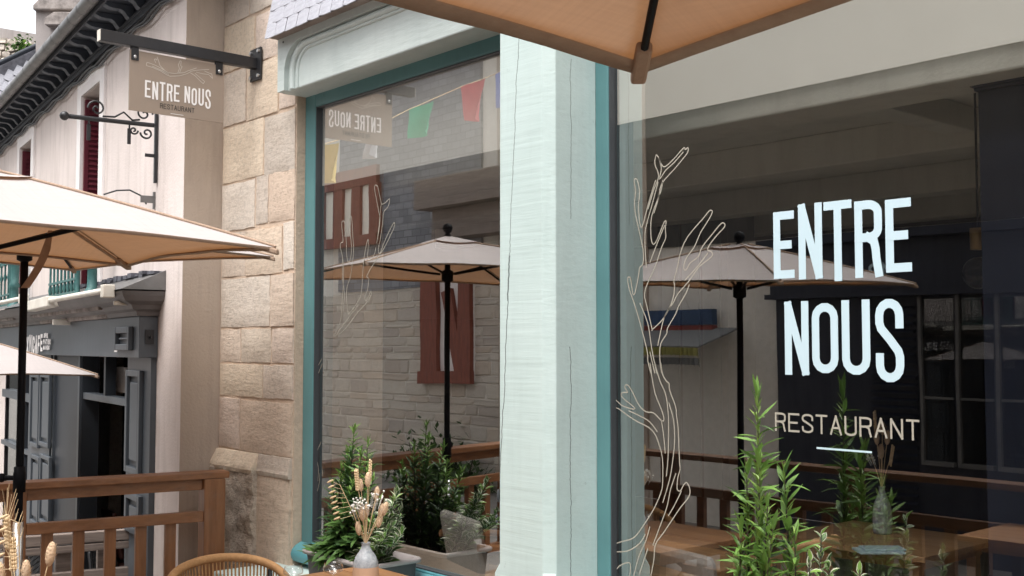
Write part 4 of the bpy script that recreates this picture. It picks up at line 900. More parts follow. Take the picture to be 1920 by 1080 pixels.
# ------------------------------------------------------------------ timber railing
ZR = .97
ra, rb_ = lev(419, 882, ZR), lev(0, 905, ZR)
RD = (rb_ - ra).normalized(); RN = Vector((-RD.y, RD.x, 0))
if RN.x < 0: RN = -RN
def rp(u, z, o=0.0): return Vector((ra.x, ra.y, 0)) + RD * u + RN * o + ZV * z
def rx(px, z=None):
    p = hit(px, 900, Vector((ra.x, ra.y, 0)), RN); return (p - Vector((ra.x, ra.y, 0))).dot(RD)
def rbox(mb, u0, u1, z0, z1, o0, o1): return mb.frame_box(rp(u0, z0, o0), RD * (u1 - u0), RN * (o1 - o0), ZV * (z1 - z0))
RAIL = thing('terrace_railing', 'brown oiled timber railing with top rail and square balusters at the terrace edge', 'railing', rp(0, 0))
ULEN = (Vector((ra.x, -2.8, 0)) - Vector((ra.x, ra.y, 0))).length

zm_ = hit(370, 957, rp(0, 0), RN).z
up0, up1 = rx(417), rx(378)
pw = abs(up1 - up0)
mb = MB(); rbox(mb, up0, up0 + pw, .001, ZR - .042, -pw / 2 - .01, pw / 2 + .01); mb.build('post', 'rail_wood_v', RAIL, .004)
post2 = rx(30)
mb = MB(); rbox(mb, post2 - .055, post2 + .055, .001, ZR - .042, -.05, .05); mb.build('post', 'rail_wood_v', RAIL, .004)
mb = MB(); rbox(mb, ULEN - .1, ULEN, .001, ZR - .042, -.05, .05); mb.build('post', 'rail_wood_v', RAIL, .004)
mb = MB(); rbox(mb, -.02, ULEN + .03, ZR - .04, ZR, -.075, .075); mb.build('top_rail', 'rail_wood_h', RAIL, .005)
for a, b in ((up0 + pw + .001, post2 - .056), (post2 + .056, ULEN - .101)):
    mb = MB(); rbox(mb, a, b, ZR - .11, ZR - .0405, -.02, .028); mb.build('under_rail', 'rail_wood_h', RAIL, .003)
    mb = MB(); rbox(mb, a - .03, b, zm_ - .065, zm_, .012, .055); mb.build('mid_rail', 'rail_wood_h', RAIL, .004)
    mb = MB(); rbox(mb, a, b, .1, .165, -.02, .028); mb.build('bottom_rail', 'rail_wood_h', RAIL, .003)
    if b < post2: cs_ = [rx(p) for p in (320, 265, 208, 149, 90)]
    else: cs_ = [a + .14 + k * .21 for k in range(int((b - a - .1) / .21))]
    for c in cs_:
        mb = MB(); rbox(mb, c - .032, c + .032, .166, zm_ - .066, -.018, .026); mb.build('baluster', 'rail_wood_v', RAIL, .003)
# front run of the railing along the street edge
FR = thing('terrace_railing', 'brown timber railing, darkened to mute its reflection, running along the street edge of the terrace', 'railing', (ra.x, -2.85, 0))
xa, xb = ra.x + .1, 1.4; yr = -2.86
mb = MB(); mb.box(xa, xb, yr - .075, yr + .075, ZR - .04, ZR); mb.build('top_rail', 'rail_dark_h', FR, .005)
mb = MB(); mb.box(xa, xb, yr - .02, yr + .025, zm_ - .065, zm_); mb.build('mid_rail', 'rail_dark_h', FR, .003)
mb = MB(); mb.box(xa, xb, yr - .02, yr + .025, .1, .165); mb.build('bottom_rail', 'rail_dark_h', FR, .003)
x = xa + .9
while x < xb:
    mb = MB(); mb.box(x - .05, x + .05, yr - .05, yr + .05, .001, ZR - .041); mb.build('post', 'rail_dark_h', FR, .003); x += 1.55
x = xa + .15; me = None
while x < xb - .1:
    if me is None:
        mb = MB(); mb.box(x - .032, x + .032, yr - .018, yr + .023, .166, zm_ - .066); o = mb.build('baluster', 'rail_dark_h', FR); x00 = x; me = o.data
    else: inst(me, 'baluster', FR, Matrix.Translation((x - x00, 0, 0)))
    x += .21

# ------------------------------------------------------------------ parasols
def parasol(label, cx, cy, zg_, ze, side, rot, rise=.46, strap=None, sag=.07, ribm='pole', bowk=.04, tilt=0, anchor=None):
    U = thing('parasol', label, 'parasol', (cx, cy, zg_), 'tan square parasols on the terraces')
    C = Vector((cx, cy, 0)); hx_, hy_ = (side[0] / 2, side[1] / 2) if isinstance(side, tuple) else (side / 2, side / 2); zp = ze + rise
    cor_ = [C + Matrix.Rotation(rot, 3, 'Z') @ Vector((sx * hx_, sy * hy_, 0)) for sx, sy in ((1, 1), (-1, 1), (-1, -1), (1, -1))]
    def surf(k, s, t):
        a, b = cor_[k], cor_[(k + 1) % 4]; e = a.lerp(b, t); bow = 4 * t * (1 - t)
        e = e.lerp(C, bowk * bow); p = C.lerp(e, s); z = zp + (ze - zp) * (s ** 1.08) + .018 * bow * s * s - sag * bow * math.sin(math.pi * s) * .35
        z += .012 * noise.noise(Vector((p.x * 2.3, p.y * 2.3, ze))) * s * (bow)
        if tilt: z += tilt * (anchor - p).dot(RGT)
        return Vector((p.x, p.y, z))
    n, m = 14, 20; mb = MB()
    for k in range(4):
        vs = [surf(k, .04 + .96 * i / n, j / m) for i in range(n + 1) for j in range(m + 1)]
        mb.add(vs, [(i * (m + 1) + j, (i + 1) * (m + 1) + j, (i + 1) * (m + 1) + j + 1, i * (m + 1) + j + 1) for i in range(n) for j in range(m)], 0, True)
    cano = mb.build('canopy', 'canvas', U)
    mb = MB()
    for k in range(4):
        top = [surf(k, 1.0, j / m) for j in range(m + 1)]
        inn = [surf(k, .975, j / m) - ZV * .012 for j in range(m + 1)]; lo_ = [p - ZV * (.012 + .003 * noise.noise(p * 9)) for p in top]
        mb.add(top + lo_ + inn, [(j, j + 1, m + 1 + j + 1, m + 1 + j) for j in range(m)] + [(m + 1 + j, m + 1 + j + 1, 2 * m + 2 + j + 1, 2 * m + 2 + j) for j in range(m)], 0, True)
    mb.build('hem', 'hem', cano)
    # hip seams standing slightly proud, vent cap and finial
    for k in range(4):
        mb = MB(); mb.tube([surf(k, .05 + .95 * i / 8, 0) + ZV * .003 for i in range(9)], .006, 5); mb.build('hip_seam', 'hem', cano)
    mb = MB(); vs = [Vector((cx, cy, zp + .026))]
    for k in range(4):
        for j in range(5): q = surf(k, .17, j / 5); vs.append(q + ZV * (.014))
    nn = 20; mb.add(vs, [(0, 1 + i, 1 + (i + 1) % nn) for i in range(nn)], 0, False); mb.build('vent_cap', 'canvas', cano)
    mb = MB(); mb.lathe((cx, cy, 0), [(.02, zp + .015), (.026, zp + .03), (.014, zp + .04), (.03, zp + .055), (.038, zp + .08), (.03, zp + .105), (.0, zp + .118)], 12); mb.build('finial', 'pole', U)
    mb = MB(); mb.lathe((cx, cy, 0), [(.0, zg_ + .002), (.021, zg_ + .002), (.021, zp + .03), (0, zp + .03)], 14); mb.build('pole', 'pole', U)
    hubz = ze + .08
    mb = MB(); mb.lathe((cx, cy, 0), [(.022, zp - .16), (.045, zp - .15), (.045, zp - .08), (.022, zp - .07)], 12); mb.lathe((cx, cy, 0), [(.022, hubz - .13), (.042, hubz - .12), (.042, hubz - .05), (.022, hubz - .04)], 12); mb.build('hub', 'pole', U)
    for k in range(4):
        mb = MB(); pts = [surf(k, s, 0) - ZV * (.028 - .012 * s) for s in (.06, .3, .6, .8, .945)]; mb.tube(pts, [.009, .009, .0085, .008, .0075], 6); rb = mb.build('rib', ribm, U)
        mb = MB(); q = surf(k, .52, 0) - ZV * .03; c = Vector((cx, cy, hubz - .08)); mb.tube([c + (q - c) * .08, q], .009, 6); mb.build('strut', 'pole', rb)
        d = (cor_[k] - C).normalized(); e = surf(k, 1, 0); sd_ = Vector((-d.y, d.x, 0)); sl_ = (surf(k, 1, 0) - surf(k, .9, 0)).normalized(); nz_ = sd_.cross(sl_)
        mb = MB(); mb.frame_box(e - sl_ * .11 - sd_ * .015 - ZV * .026, sl_ * .12, sd_ * .030, ZV * .022); mb.build('rib_pocket', 'hem', cano, .006)
    if strap:
        a, b = strap; w_ = .034; mb = MB(); dd = (b - a); sd_ = RGT; n = 6
        vs = []
        for i in range(n + 1):
            t = i / n; p = a + dd * t + RGT * (.05 * math.sin(t * 3.1)) * .4; ww = w_ * (.5 + .5 * min(1, t * 3)); vs += [p - sd_ * ww / 2, p + sd_ * ww / 2, p - sd_ * ww / 2 + FWDH * .004, p + sd_ * ww / 2 + FWDH * .004]
        mb.add(vs, [f for i in range(n) for f in ((4 * i, 4 * i + 1, 4 * i + 5, 4 * i + 4), (4 * i + 2, 4 * i + 6, 4 * i + 7, 4 * i + 3))] + [(4 * n, 4 * n + 1, 4 * n + 3, 4 * n + 2)]); mb.build('tie_strap', 'hem', U)
    return U
def square(A, B, near):
    v = B - A; pe = Vector((-v.y, v.x, 0)).normalized() * v.length
    if (A + pe - CAM).length > (A - pe - CAM).length: pe = -pe
    c = (A + B) / 2 + pe / 2; d = A - c; return c, v.length, math.atan2(d.y, d.x) - R(45)
E1 = 1.75 + .357
A_, B_ = lev(517, 464, E1), lev(240, 509, E1)
c, sd1, rot1 = square(A_, B_, True)
U1 = parasol('tan parasol nearest the railing with its tie strap hanging down', c.x, c.y, 0.001, E1, sd1, rot1, .27, (dep(94, 432, 4.55), dep(46, 540, 4.45)), .07, 'hem', .04, .035, A_)
E2 = 1.75 + .525
P2 = dep(41, 700, 6.20); T2 = lev(513, 481, E2); d = T2 - P2; d.z = 0
U2 = parasol('tan parasol clamped to the railing, mostly hidden behind the nearer parasol', P2.x, P2.y, .001, E2, d.length * math.sqrt(2), math.atan2(d.y, d.x) - R(45), .27)
# clamp and pole socket on the railing pole
mb = MB(); zc = dep(33, 900, 6.1).z; mb.lathe((P2.x, P2.y, 0), [(.021, zc - .08), (.033, zc - .078), (.033, zc + .03), (.030, zc + .034), (.030, zc + .06), (.021, zc + .064)], 14)
mb.tube([(P2.x, P2.y, zc), P2 * 1 - RGT * .09 + Vector((0, 0, zc - P2.z))], .014, 8); mb.ball(P2 - RGT * .1 + Vector((0, 0, zc - P2.z)), .026); mb.build('clamp', 'pole', U2)
mb = MB(); zk = dep(28, 984, 6.1).z; mb.lathe((P2.x, P2.y, 0), [(.0225, .002), (.027, .002), (.027, zk), (.0225, zk)], 14); mb.build('pole_socket', 'steel', U2)
E3 = 1.75 + .525
T3 = lev(1197, 130, E3); SX3, SY3 = 3.0, 2.3; c3_ = T3 + Matrix.Rotation(R(-4), 3, 'Z') @ Vector((SX3 / 2, -SY3 / 2, 0))
U3 = parasol('large tan parasol overhead, its corner hanging in front of the right window', c3_.x, c3_.y, -.649, E3, (SX3, SY3), R(-4), .5, None, .07, 'pole', .06)
E4 = dep(183, 703, 8.6).z; T4 = dep(183, 703, 8.6); c4_ = T4 - RGT * 1.05 + FWDH * .12; dd = T4 - c4_
U4 = parasol('lower tan parasol standing on the street before the cafe front', c4_.x, c4_.y, -.649, E4, 1.06 * math.sqrt(2), math.atan2(dd.y, dd.x) - R(45), .30)
mb = MB(); tg = lev(335, 503, E2) - ZV * .0; mb.frame_box(tg - ZV * .09, RGT * .035, FWDH * .004, ZV * .09); mb.build('care_label', 'white_trim', U2)

# ------------------------------------------------------------------ weathered fence and mesh chairs of the cafe terrace
WF = thing('weathered_fence', 'grey weathered plank fence below and beyond the brown railing', 'fence', dep(160, 1000, 8.0) * 1)
fa, fb = dep(300, 1000, 8.3), dep(-60, 1000, 7.7); fa.z = fb.z = 0; fd = (fb - fa).normalized(); fn = Vector((-fd.y, fd.x, 0)); fl = (fb - fa).length
if fn.dot(CAM - fa) < 0: fn = -fn
def fbx(mb, u0, u1, z0, z1, o0, o1): return mb.frame_box(fa + fd * u0 + fn * o0 + ZV * z0, fd * (u1 - u0), fn * (o1 - o0), ZV * (z1 - z0))
zt_ = dep(250, 990, 8.2).z
for k, (z0, z1) in enumerate(((zt_ - .075, zt_), (zt_ - .135, zt_ - .082), (zt_ - .34, zt_ - .27))):
    mb = MB(); fbx(mb, 0, fl, z0, z1, .0 + .02 * (k == 1), .06); mb.build('rail', 'weathered', WF, .006)
for k in range(5):
    mb = MB(); u_ = .05 + k * (fl - .15) / 4; fbx(mb, u_, u_ + .1, -.649, zt_ - .14, -.09, -.002); mb.build('post', 'weathered', WF, .006)
for k in range(12):
    mb = MB(); u_ = .12 + k * (fl - .2) / 12; fbx(mb, u_, u_ + .075, -.60, zt_ - .345, .005, .035); mb.build('slat', 'weathered', WF, .004)
def mesh_chair(label, px, d, rz):
    p = dep(px, 900, d); c = thing('mesh_chair', label, 'chair', (p.x, p.y, -.649), 'black mesh chairs on the cafe terrace', rz)
    old = MB(); w_ = .27
    L_ = Vector((p.x, p.y, -.649)); X = lambda x, y, z: L_ + Vector((x, y, z))
    mb = MB(); mb.tube([X(-w_, 0, .42), X(-w_, .05, .80), X(-w_ + .05, .06, .86), X(w_ - .05, .06, .86), X(w_, .05, .80), X(w_, 0, .42)], .014, 6); mb.build('back_frame', 'iron', c)
    mb = MB()
    for k in range(15): t = (k + .5) / 15; mb.tube([X(-w_ + 2 * w_ * t, .01, .45), X(-w_ + 2 * w_ * t, .055, .85)], .004, 4, False)
    for k in range(11): t = (k + .5) / 11; mb.tube([X(-w_, .01 + .045 * t, .45 + .4 * t), X(w_, .01 + .045 * t, .45 + .4 * t)], .004, 4, False)
    mb.build('backrest_mesh', 'iron', c)
    mb = MB(); mb.box(L_.x - w_, L_.x + w_, L_.y - .45, L_.y, L_.z + .42, L_.z + .445); mb.build('seat', 'iron', c, .008)
    for sx in (-1, 1):
        for yy_ in (-.42, -.02): mb = MB(); mb.tube([X(sx * (w_ - .02), yy_, .42), X(sx * w_, yy_ * 1.04, 0.0)], .013, 6); mb.build('leg', 'iron', c)
    return c
mesh_chair('black mesh cafe chair close to the parasol pole behind the fence', 75, 9.0, R(148)); mesh_chair('black mesh cafe chair further from the pole behind the fence', 205, 8.9, R(140))
# brown upholstered chair in the cafe doorway
uq, _ = hx(216, 900, -.35); cl = hp(uq, -.648, -.35)
LC = thing('leather_chair', 'brown leather chair standing in the open cafe doorway', 'chair', cl)
s_ = .22
mb = MB(); mb.frame_box(cl - HD * s_ + ZV * .42, HD * 2 * s_, HN * -.42, ZV * .07); mb.build('seat', 'leather', LC, .02)
mb = MB(); mb.frame_box(cl - HD * s_ + ZV * .52, HD * 2 * s_, HN * -.05, ZV * .42 + HN * .08); mb.build('backrest', 'leather', LC, .03)
for a in (-s_ + .02, s_ - .05):
    for b in (0, -.38): mb = MB(); mb.frame_box(cl + HD * a + HN * (b - .03), HD * .035, HN * .035, ZV * .419); mb.build('leg', 'inner_wood', LC)

# ------------------------------------------------------------------ terrace furniture
def table(label, cx, cy, zt_=.75, w_=.7, l_=.7, mat='table_wood', group='wooden tables'):
    T = thing('table', label, 'table', (cx, cy, 0.001), group); C = T.location
    for k in range(5):
        y0 = C.y - l_ / 2 + k * l_ / 5; mb = MB(); mb.box(C.x - w_ / 2, C.x + w_ / 2, y0 + .001, y0 + l_ / 5 - .001, zt_ - .028, zt_); mb.build('plank', mat, T, .002)
    mb = MB(); mb.box(C.x - w_ / 2 + .06, C.x + w_ / 2 - .06, C.y - l_ / 2 + .06, C.y + l_ / 2 - .06, zt_ - .08, zt_ - .029); mb.build('apron', mat, T)
    for sx in (-1, 1):
        for sy in (-1, 1): mb = MB(); x, y = C.x + sx * (w_ / 2 - .09), C.y + sy * (l_ / 2 - .09); mb.box(x - .025, x + .025, y - .025, y + .025, .002, zt_ - .081); mb.build('leg', 'iron' if mat == 'table_wood' else mat, T)
    return T
TX0 = lev(553, 1080, .75).x
table('brown wooden terrace table between the rope chair and the window ledge', TX0 + .34, -1.0, .75, .68, .76)
def rope_chair(label, x, y, rz, zt_=.835):
    c = thing('rope_chair', label, 'chair', (0, 0, 0), 'tan rope terrace chairs')
    w_ = .305
    # the chair faces +x, its back curve is at -x
    def back(a, r_=w_, z=zt_): return Vector((-.05 - r_ * math.cos(a) * .62, r_ * math.sin(a), z))
    aa = [R(-96 + 192 * k / 30) for k in range(31)]
    def zz_(a): f = max(0, math.cos(a * .94)); return .64 + (zt_ - .64) * (f ** .55)
    mb = MB(); mb.tube([Vector((back(a).x, back(a).y, zz_(a))) for a in aa], .019, 9); mb.build('back_rail', 'rope', c)
    mb = MB()
    for k in range(52):
        a = R(-92 + 184 * k / 51); t_ = Vector((back(a).x, back(a).y, zz_(a) - .012)); b_ = Vector((-.02 - .225 * math.cos(a) * .7, .235 * math.sin(a), .455)); mb.tube([t_, (t_ + b_) / 2 + Vector((-.012 * math.cos(a), .012 * math.sin(a), 0)), b_], .0042, 5, False)
    tag(mb.build('rope_strands', 'rope', c), kind='stuff')
    mb = MB(); mb.lathe((.02, 0, 0), [(0, .44), (.245, .44), (.255, .455), (.245, .47), (0, .47)], 24); mb.build('seat', 'iron', c)
    mb = MB(); mb.lathe((.03, 0, 0), [(0, .471), (.22, .471), (.235, .5), (.2, .525), (0, .53)], 24); mb.build('cushion', 'linen', c)
    for sx in (-1, 1):
        for sy in (-1, 1): mb = MB(); mb.tube([(.02 + sx * .16, sy * .17, .44), (.02 + sx * .2, sy * .22, .002)], .012, 7); mb.build('leg', 'iron', c)
    mb = MB(); mb.tube([(back(R(62)).x, back(R(62)).y, zz_(R(62)) - .02), (-.06, .21, .45)], .011, 6); mb.tube([(back(R(-62)).x, back(R(-62)).y, zz_(R(-62)) - .02), (-.06, -.21, .45)], .011, 6); mb.build('upright', 'iron', c)
    c.location = (x, y, .001); c.rotation_euler = (0, 0, rz); return c
pc = dep(436, 1036, 4.85)
pc = pc - RGT * .16 - ZV * .028
rope_chair('tan rope tub chair with rounded back in front of the timber railing', pc.x + .2, pc.y + .12, R(12), pc.z + .003 - .019)
rope_chair('tan rope tub chair with a grey cushion on the window side of the terrace table', TX0 + 1.05, -1.08, R(176))
# wine glasses
def tumbler(px, py, d, h, r_, label):
    p = dep(px, py, d); z = .7505; G_ = thing('wine_glass', label, 'glass', (p.x, p.y, z), 'wine glasses on the terrace table')
    ht = p.z - z
    pr = [(.0, .0), (.032, .0), (.030, .003), (.005, .008), (.004, ht * .42), (.012, ht * .46), (r_ * .95, ht * .62), (r_, ht * .75), (r_ * .86, ht), (r_ * .83, ht), (r_ * .96, ht * .75), (r_ * .9, ht * .63), (.008, ht * .475), (0, ht * .47)]
    mb = MB(); mb.lathe(G_.location, pr, 24); mb.build('bowl', 'thin_glass', G_)
tumbler(550, 1062, 4.72, .2, .042, 'empty wine glass close to the rope chair back'); tumbler(625, 1056, 4.75, .2, .044, 'empty wine glass beside the grey bottle vase')
# vases of dried flowers
def dried(label, x, y, z, h, group, scale=1.0, spread=1.0, seed=3, cats=True, tilt=(0, 0)):
    rnd = random.Random(seed); V = thing('dried_bouquet', label, 'dried flowers', (x, y, z), group); b = V.location.copy()
    def stem(top, mid=None):
        mb = MB(); base = b + Vector((rnd.uniform(-.006, .006), rnd.uniform(-.006, .006), -h * .55)); m_ = base.lerp(top, .5) + Vector((rnd.uniform(-.01, .01), rnd.uniform(-.01, .01), .0)); neck = b + (top - b) * .04 + Vector((0, 0, 0)); neck.z = b.z
        neck = b + Vector((max(-.011, min(.011, (top.x - b.x) * .05)), max(-.011, min(.011, (top.y - b.y) * .05)), 0)); mb.tube([base, neck, neck.lerp(top, .5) + Vector((0, 0, .01)), top], .0016 * scale, 5); mb.build('stem', 'straw', V)
    def pos(dx, dz): return b + RGT * dx * spread + ZV * dz + FWDH * rnd.uniform(-.05, .05)
    for dx, dz, kind in DRY:
        tp = pos(dx * scale, dz * scale); stem(tp); dv = (tp - b); dv.z += .15; dv.normalize(); q = dv.to_track_quat('Z', 'Y').to_matrix()
        if kind == 'tail':
            mb = MB(); rr = rnd.uniform(.0105, .0135) * scale; mb.ball(tp, rr, rr, rr * 2.5, 10, 8, 0, q)
            for k in range(90):
                d_ = Vector((rnd.gauss(0, 1), rnd.gauss(0, 1), rnd.gauss(0, 1))).normalized(); s0 = tp + q @ Vector((d_.x * rr, d_.y * rr, d_.z * rr * 2.5)); e_ = s0 + (q @ Vector((d_.x * .006, d_.y * .006, .008))) * scale; sd_ = d_.cross(ZV) * .0005 * scale; mb.add([s0 - sd_, s0 + sd_, e_], [(0, 1, 2)])
            mb.build('bunny_tail', 'tail', V)
        elif kind == 'wheat':
            mb = MB()
            for k in range(16):
                for s in (-1, 0, 1):
                    c = tp + q @ Vector((s * .006 * scale, (k % 2 - .5) * .006 * scale, (k - 8) * .0052 * scale)); mb.ball(c, .004 * scale, .004 * scale, .007 * scale, 6, 4, 0, q)
            mb.build('wheat_ear', 'straw', V)
            mb = MB()
            if 'camera' not in label: continue
            for k in range(16): a = rnd.uniform(0, 6.28); s0 = tp + q @ Vector((0, 0, (k - 6) * .005 * scale)); mb.tube([s0, s0 + q @ Vector((math.cos(a) * .03, math.sin(a) * .03, .075)) * scale], .0006 * scale, 3, False)
            mb.build('awn', 'straw', V)
        elif kind == 'oat':
            for k in range(8):
                t_ = 1 - k * .075; c0 = b.lerp(tp, t_); sgn = -1; e_ = c0 + RGT * sgn * (.028 + .004 * k) * scale - ZV * .004 * k * scale + ZV * .012 * scale
                mb = MB(); mb.tube([c0, e_], .0008 * scale, 4); mb.ball(e_ - RGT * .012 * scale + ZV * .003, .016 * scale, .0035 * scale, .0042 * scale, 8, 5, 0, Matrix((RGT, FWDH, ZV)).transposed() @ Matrix.Rotation(R(-25), 3, 'Y')); mb.build('oat_spikelet', 'straw', V)
        elif kind == 'bloom':
            for k in range(14):
                c = tp + Vector((rnd.gauss(0, .014), rnd.gauss(0, .014), rnd.gauss(0, .008))) * scale; mb = MB(); mb.ball(c, .0045 * scale, None, None, 7, 5); mb.tube([c, c.lerp(b, .25)], .0007 * scale, 3, False); mb.build('bloom', 'bloom', V)
    return V
def vase(label, x, y, z, h, mat_top, mat_low, r_=.045, group='bottle vases'):
    V = thing('bottle_vase', label, 'vase', (x, y, z), group)
    pr = [(.0, 0), (r_ * .95, .0), (r_, .01), (r_, h * .42), (r_ * .97, h * .52), (r_ * .8, h * .66), (r_ * .45, h * .82), (r_ * .34, h * .9), (r_ * .33, h * .97), (r_ * .38, h), (r_ * .28, h), (r_ * .24, h * .9), (r_ * .3, h * .82), (0, h * .8)]
    mb = MB(); mb.lathe(V.location, pr, 24); o = mb.build('bottle', mat_top, V)
    mb = MB(); n = 24; lo_ = [(r_ + .0012)] * 2
    vs = [V.location + Vector(((r_ + .001) * math.cos(2 * math.pi * j / n), (r_ + .001) * math.sin(2 * math.pi * j / n), zq)) for zq in (.012, None) for j in range(n) for zq in [zq if zq else h * (.36 + .07 * math.sin(2 * math.pi * j / n + 1))]]
    mb.add(vs, [(j, (j + 1) % n, n + (j + 1) % n, n + j) for j in range(n)], 0, True); mb.build('painted_base', mat_low, V)
    return V
M['vase_glaze'] = basic('grey_mottled_glaze', (.46, .48, .50), (.26, .28, .30), 55, rough=.16, bs=.1)
M['vase_base'] = basic('tan_vase_base', (.60, .40, .27), (.55, .36, .24), 9, rough=.6, bs=0)
pv = dep(686, 1017, 4.76); hv = pv.z - .7505
DRY = [(-.062, .50, 'none'), (-.02, .235, 'tail'), (.008, .255, 'tail'), (.016, .295, 'wheat'), (-.035, .26, 'wheat'), (.042, .195, 'tail'), (.085, .14, 'tail'), (.062, .125, 'tail'), (.055, .085, 'tail'), (-.012, .12, 'tail'), (.004, .13, 'tail'), (-.03, .06, 'tail'), (-.11, .235, 'oat'), (-.02, .17, 'bloom'), (.045, .19, 'bloom'), (-.045, .15, 'bloom'), (.0, .155, 'bloom')]
DRY = [d for d in DRY if d[2] != 'none']
vase('grey glazed bottle vase with a tan base on the terrace table', pv.x, pv.y, .7505, hv, 'vase_glaze', 'vase_base', .054)
dried('dried bunny tails, oats and white blooms in the grey bottle vase', pv.x, pv.y, pv.z, hv, 'dried bouquets', 1.04, .95, 3)
pn = dep(40, 1260, 2.45)
table('brown wooden terrace table holding the vase of bunny tails near the railing', pn.x - .05, pn.y + .2, .75, .7, .6)
vase('grey glazed bottle vase on the table near the railing', pn.x, pn.y, .7505, pn.z - .7505, 'vase_glaze', 'vase_base', .05)
DRY = [(-.032, .375, 'wheat'), (.028, .275, 'tail'), (.065, .305, 'tail'), (.01, .40, 'oat'), (-.07, .26, 'tail'), (-.06, .30, 'wheat')]
dried('dried wheat ear and bunny tails close to the camera beside the parasol pole', pn.x, pn.y, pn.z, .2, 'dried bouquets', .82, .95, 8)

# ------------------------------------------------------------------ planters on the ledge
def planter(label, x0, x1, y0, y1, z, h, group='anthracite planters on the ledges'):
    Pn = thing('planter', label, 'planter', ((x0 + x1) / 2, (y0 + y1) / 2, z), group)
    def ring(x0, x1, y0, y1, zq, r_=.04, n=5):
        o = []
        for (cx, cy, a0) in ((x1 - r_, y1 - r_, 0), (x0 + r_, y1 - r_, 90), (x0 + r_, y0 + r_, 180), (x1 - r_, y0 + r_, 270)):
            for k in range(n + 1): a = R(a0 + 90 * k / n); o.append(Vector((cx + r_ * math.cos(a), cy + r_ * math.sin(a), zq)))
        return o
    t = .02; rs = [ring(x0 + t, x1 - t, y0 + t, y1 - t, z), ring(x0 + .004, x1 - .004, y0 + .004, y1 - .004, z + h - .02)]
    n = len(rs[0]); mb = MB(); mb.add(rs[0] + rs[1], [(i, (i + 1) % n, n + (i + 1) % n, n + i) for i in range(n)], 0, True); mb.add(rs[0], [tuple(reversed(range(n)))]); mb.build('trough', 'planter', Pn)
    e = [ring(x0 + .004, x1 - .004, y0 + .004, y1 - .004, z + h - .02), ring(x0 - .012, x1 + .012, y0 - .012, y1 + .012, z + h - .02), ring(x0 - .014, x1 + .014, y0 - .014, y1 + .014, z + h - .004), ring(x0 - .006, x1 + .006, y0 - .006, y1 + .006, z + h + .003), ring(x0 + .012, x1 - .012, y0 + .012, y1 - .012, z + h), ring(x0 + .016, x1 - .016, y0 + .016, y1 - .016, z + h - .07)]
    mb = MB(); vs = [p for r_ in e for p in r_]; mb.add(vs, [(k * n + i, k * n + (i + 1) % n, (k + 1) * n + (i + 1) % n, (k + 1) * n + i) for k in range(len(e) - 1) for i in range(n)], 0, True); mb.build('rim', 'planter_rim', Pn)
    so_ = ring(x0 + .0165, x1 - .0165, y0 + .0165, y1 - .0165, z + h - .04); mb = MB(); mb.add(so_ + [Vector(((x0 + x1) / 2, (y0 + y1) / 2, z + h - .025))], [(i, (i + 1) % n, n) for i in range(n)]); mb.build('soil', 'soil', Pn)
    return Pn
LM = {'lime': [leafmesh('leaf', .10, .021, ['leaf_lime'], 0, .2, .25), leafmesh('leaf', .10, .023, ['leaf_lime'], 0, .2, .05), leafmesh('leaf', .10, .02, ['leaf_lime'], 0, .25, -.12)], 'limetip': [leafmesh('leaf', .07, .014, ['leaf_lime_tip'], 0, .3, -.1), leafmesh('leaf', .07, .016, ['leaf_lime_tip'], 0, .3, .1)], 'spear': [leafmesh('leaf', .10, .021, ['leaf'], 0, .2, .25), leafmesh('leaf', .10, .023, ['leaf'], 0, .2, .05), leafmesh('leaf', .10, .019, ['leaf'], 0, .25, -.12)],
      'tip': [leafmesh('leaf', .07, .014, ['leaf_tip'], 0, .3, -.1), leafmesh('leaf', .07, .016, ['leaf_tip'], 0, .3, .1)],
      'broad': [leafmesh('leaf', .10, .036, ['leaf'], 0, .2, .3), leafmesh('leaf', .10, .034, ['leaf'], 0, .2, .2)],
      'vari': [leafmesh('leaf', .055, .029, ['leaf', 'leaf_edge'], .32, .25, .15), leafmesh('leaf', .055, .026, ['leaf', 'leaf_edge'], .42, .3, .0), leafmesh('leaf', .055, .028, ['leaf_tip', 'leaf_edge'], .2, .25, .1)]}
def place_leaves(S_, b, spec):      # the first 300 leaves are parts, the rest one joined part
    random.Random(4).shuffle(spec)
    for ml, m4 in spec[:300]: inst(ml, 'leaf', S_, m4)
    if len(spec) > 300:
        groups = {}
        for ml, m4 in spec[300:]:
            for fi, f in enumerate(ml.polygons): pass
            key = tuple(m.name for m in ml.materials); mb, mats = groups.setdefault(key, (MB(), list(ml.materials))); mi_ = [f.material_index for f in ml.polygons]; o_ = len(mb.v)
            mb.v += [m4 @ v.co + b for v in ml.vertices]
            for f, q in zip(ml.polygons, mi_): mb.f.append(tuple(i + o_ for i in f.vertices)); mb.mi.append(q); mb.sm.append(True)
        for key, (mb, mats) in groups.items(): tag(mb.build('foliage', mats, S_), kind='stuff')
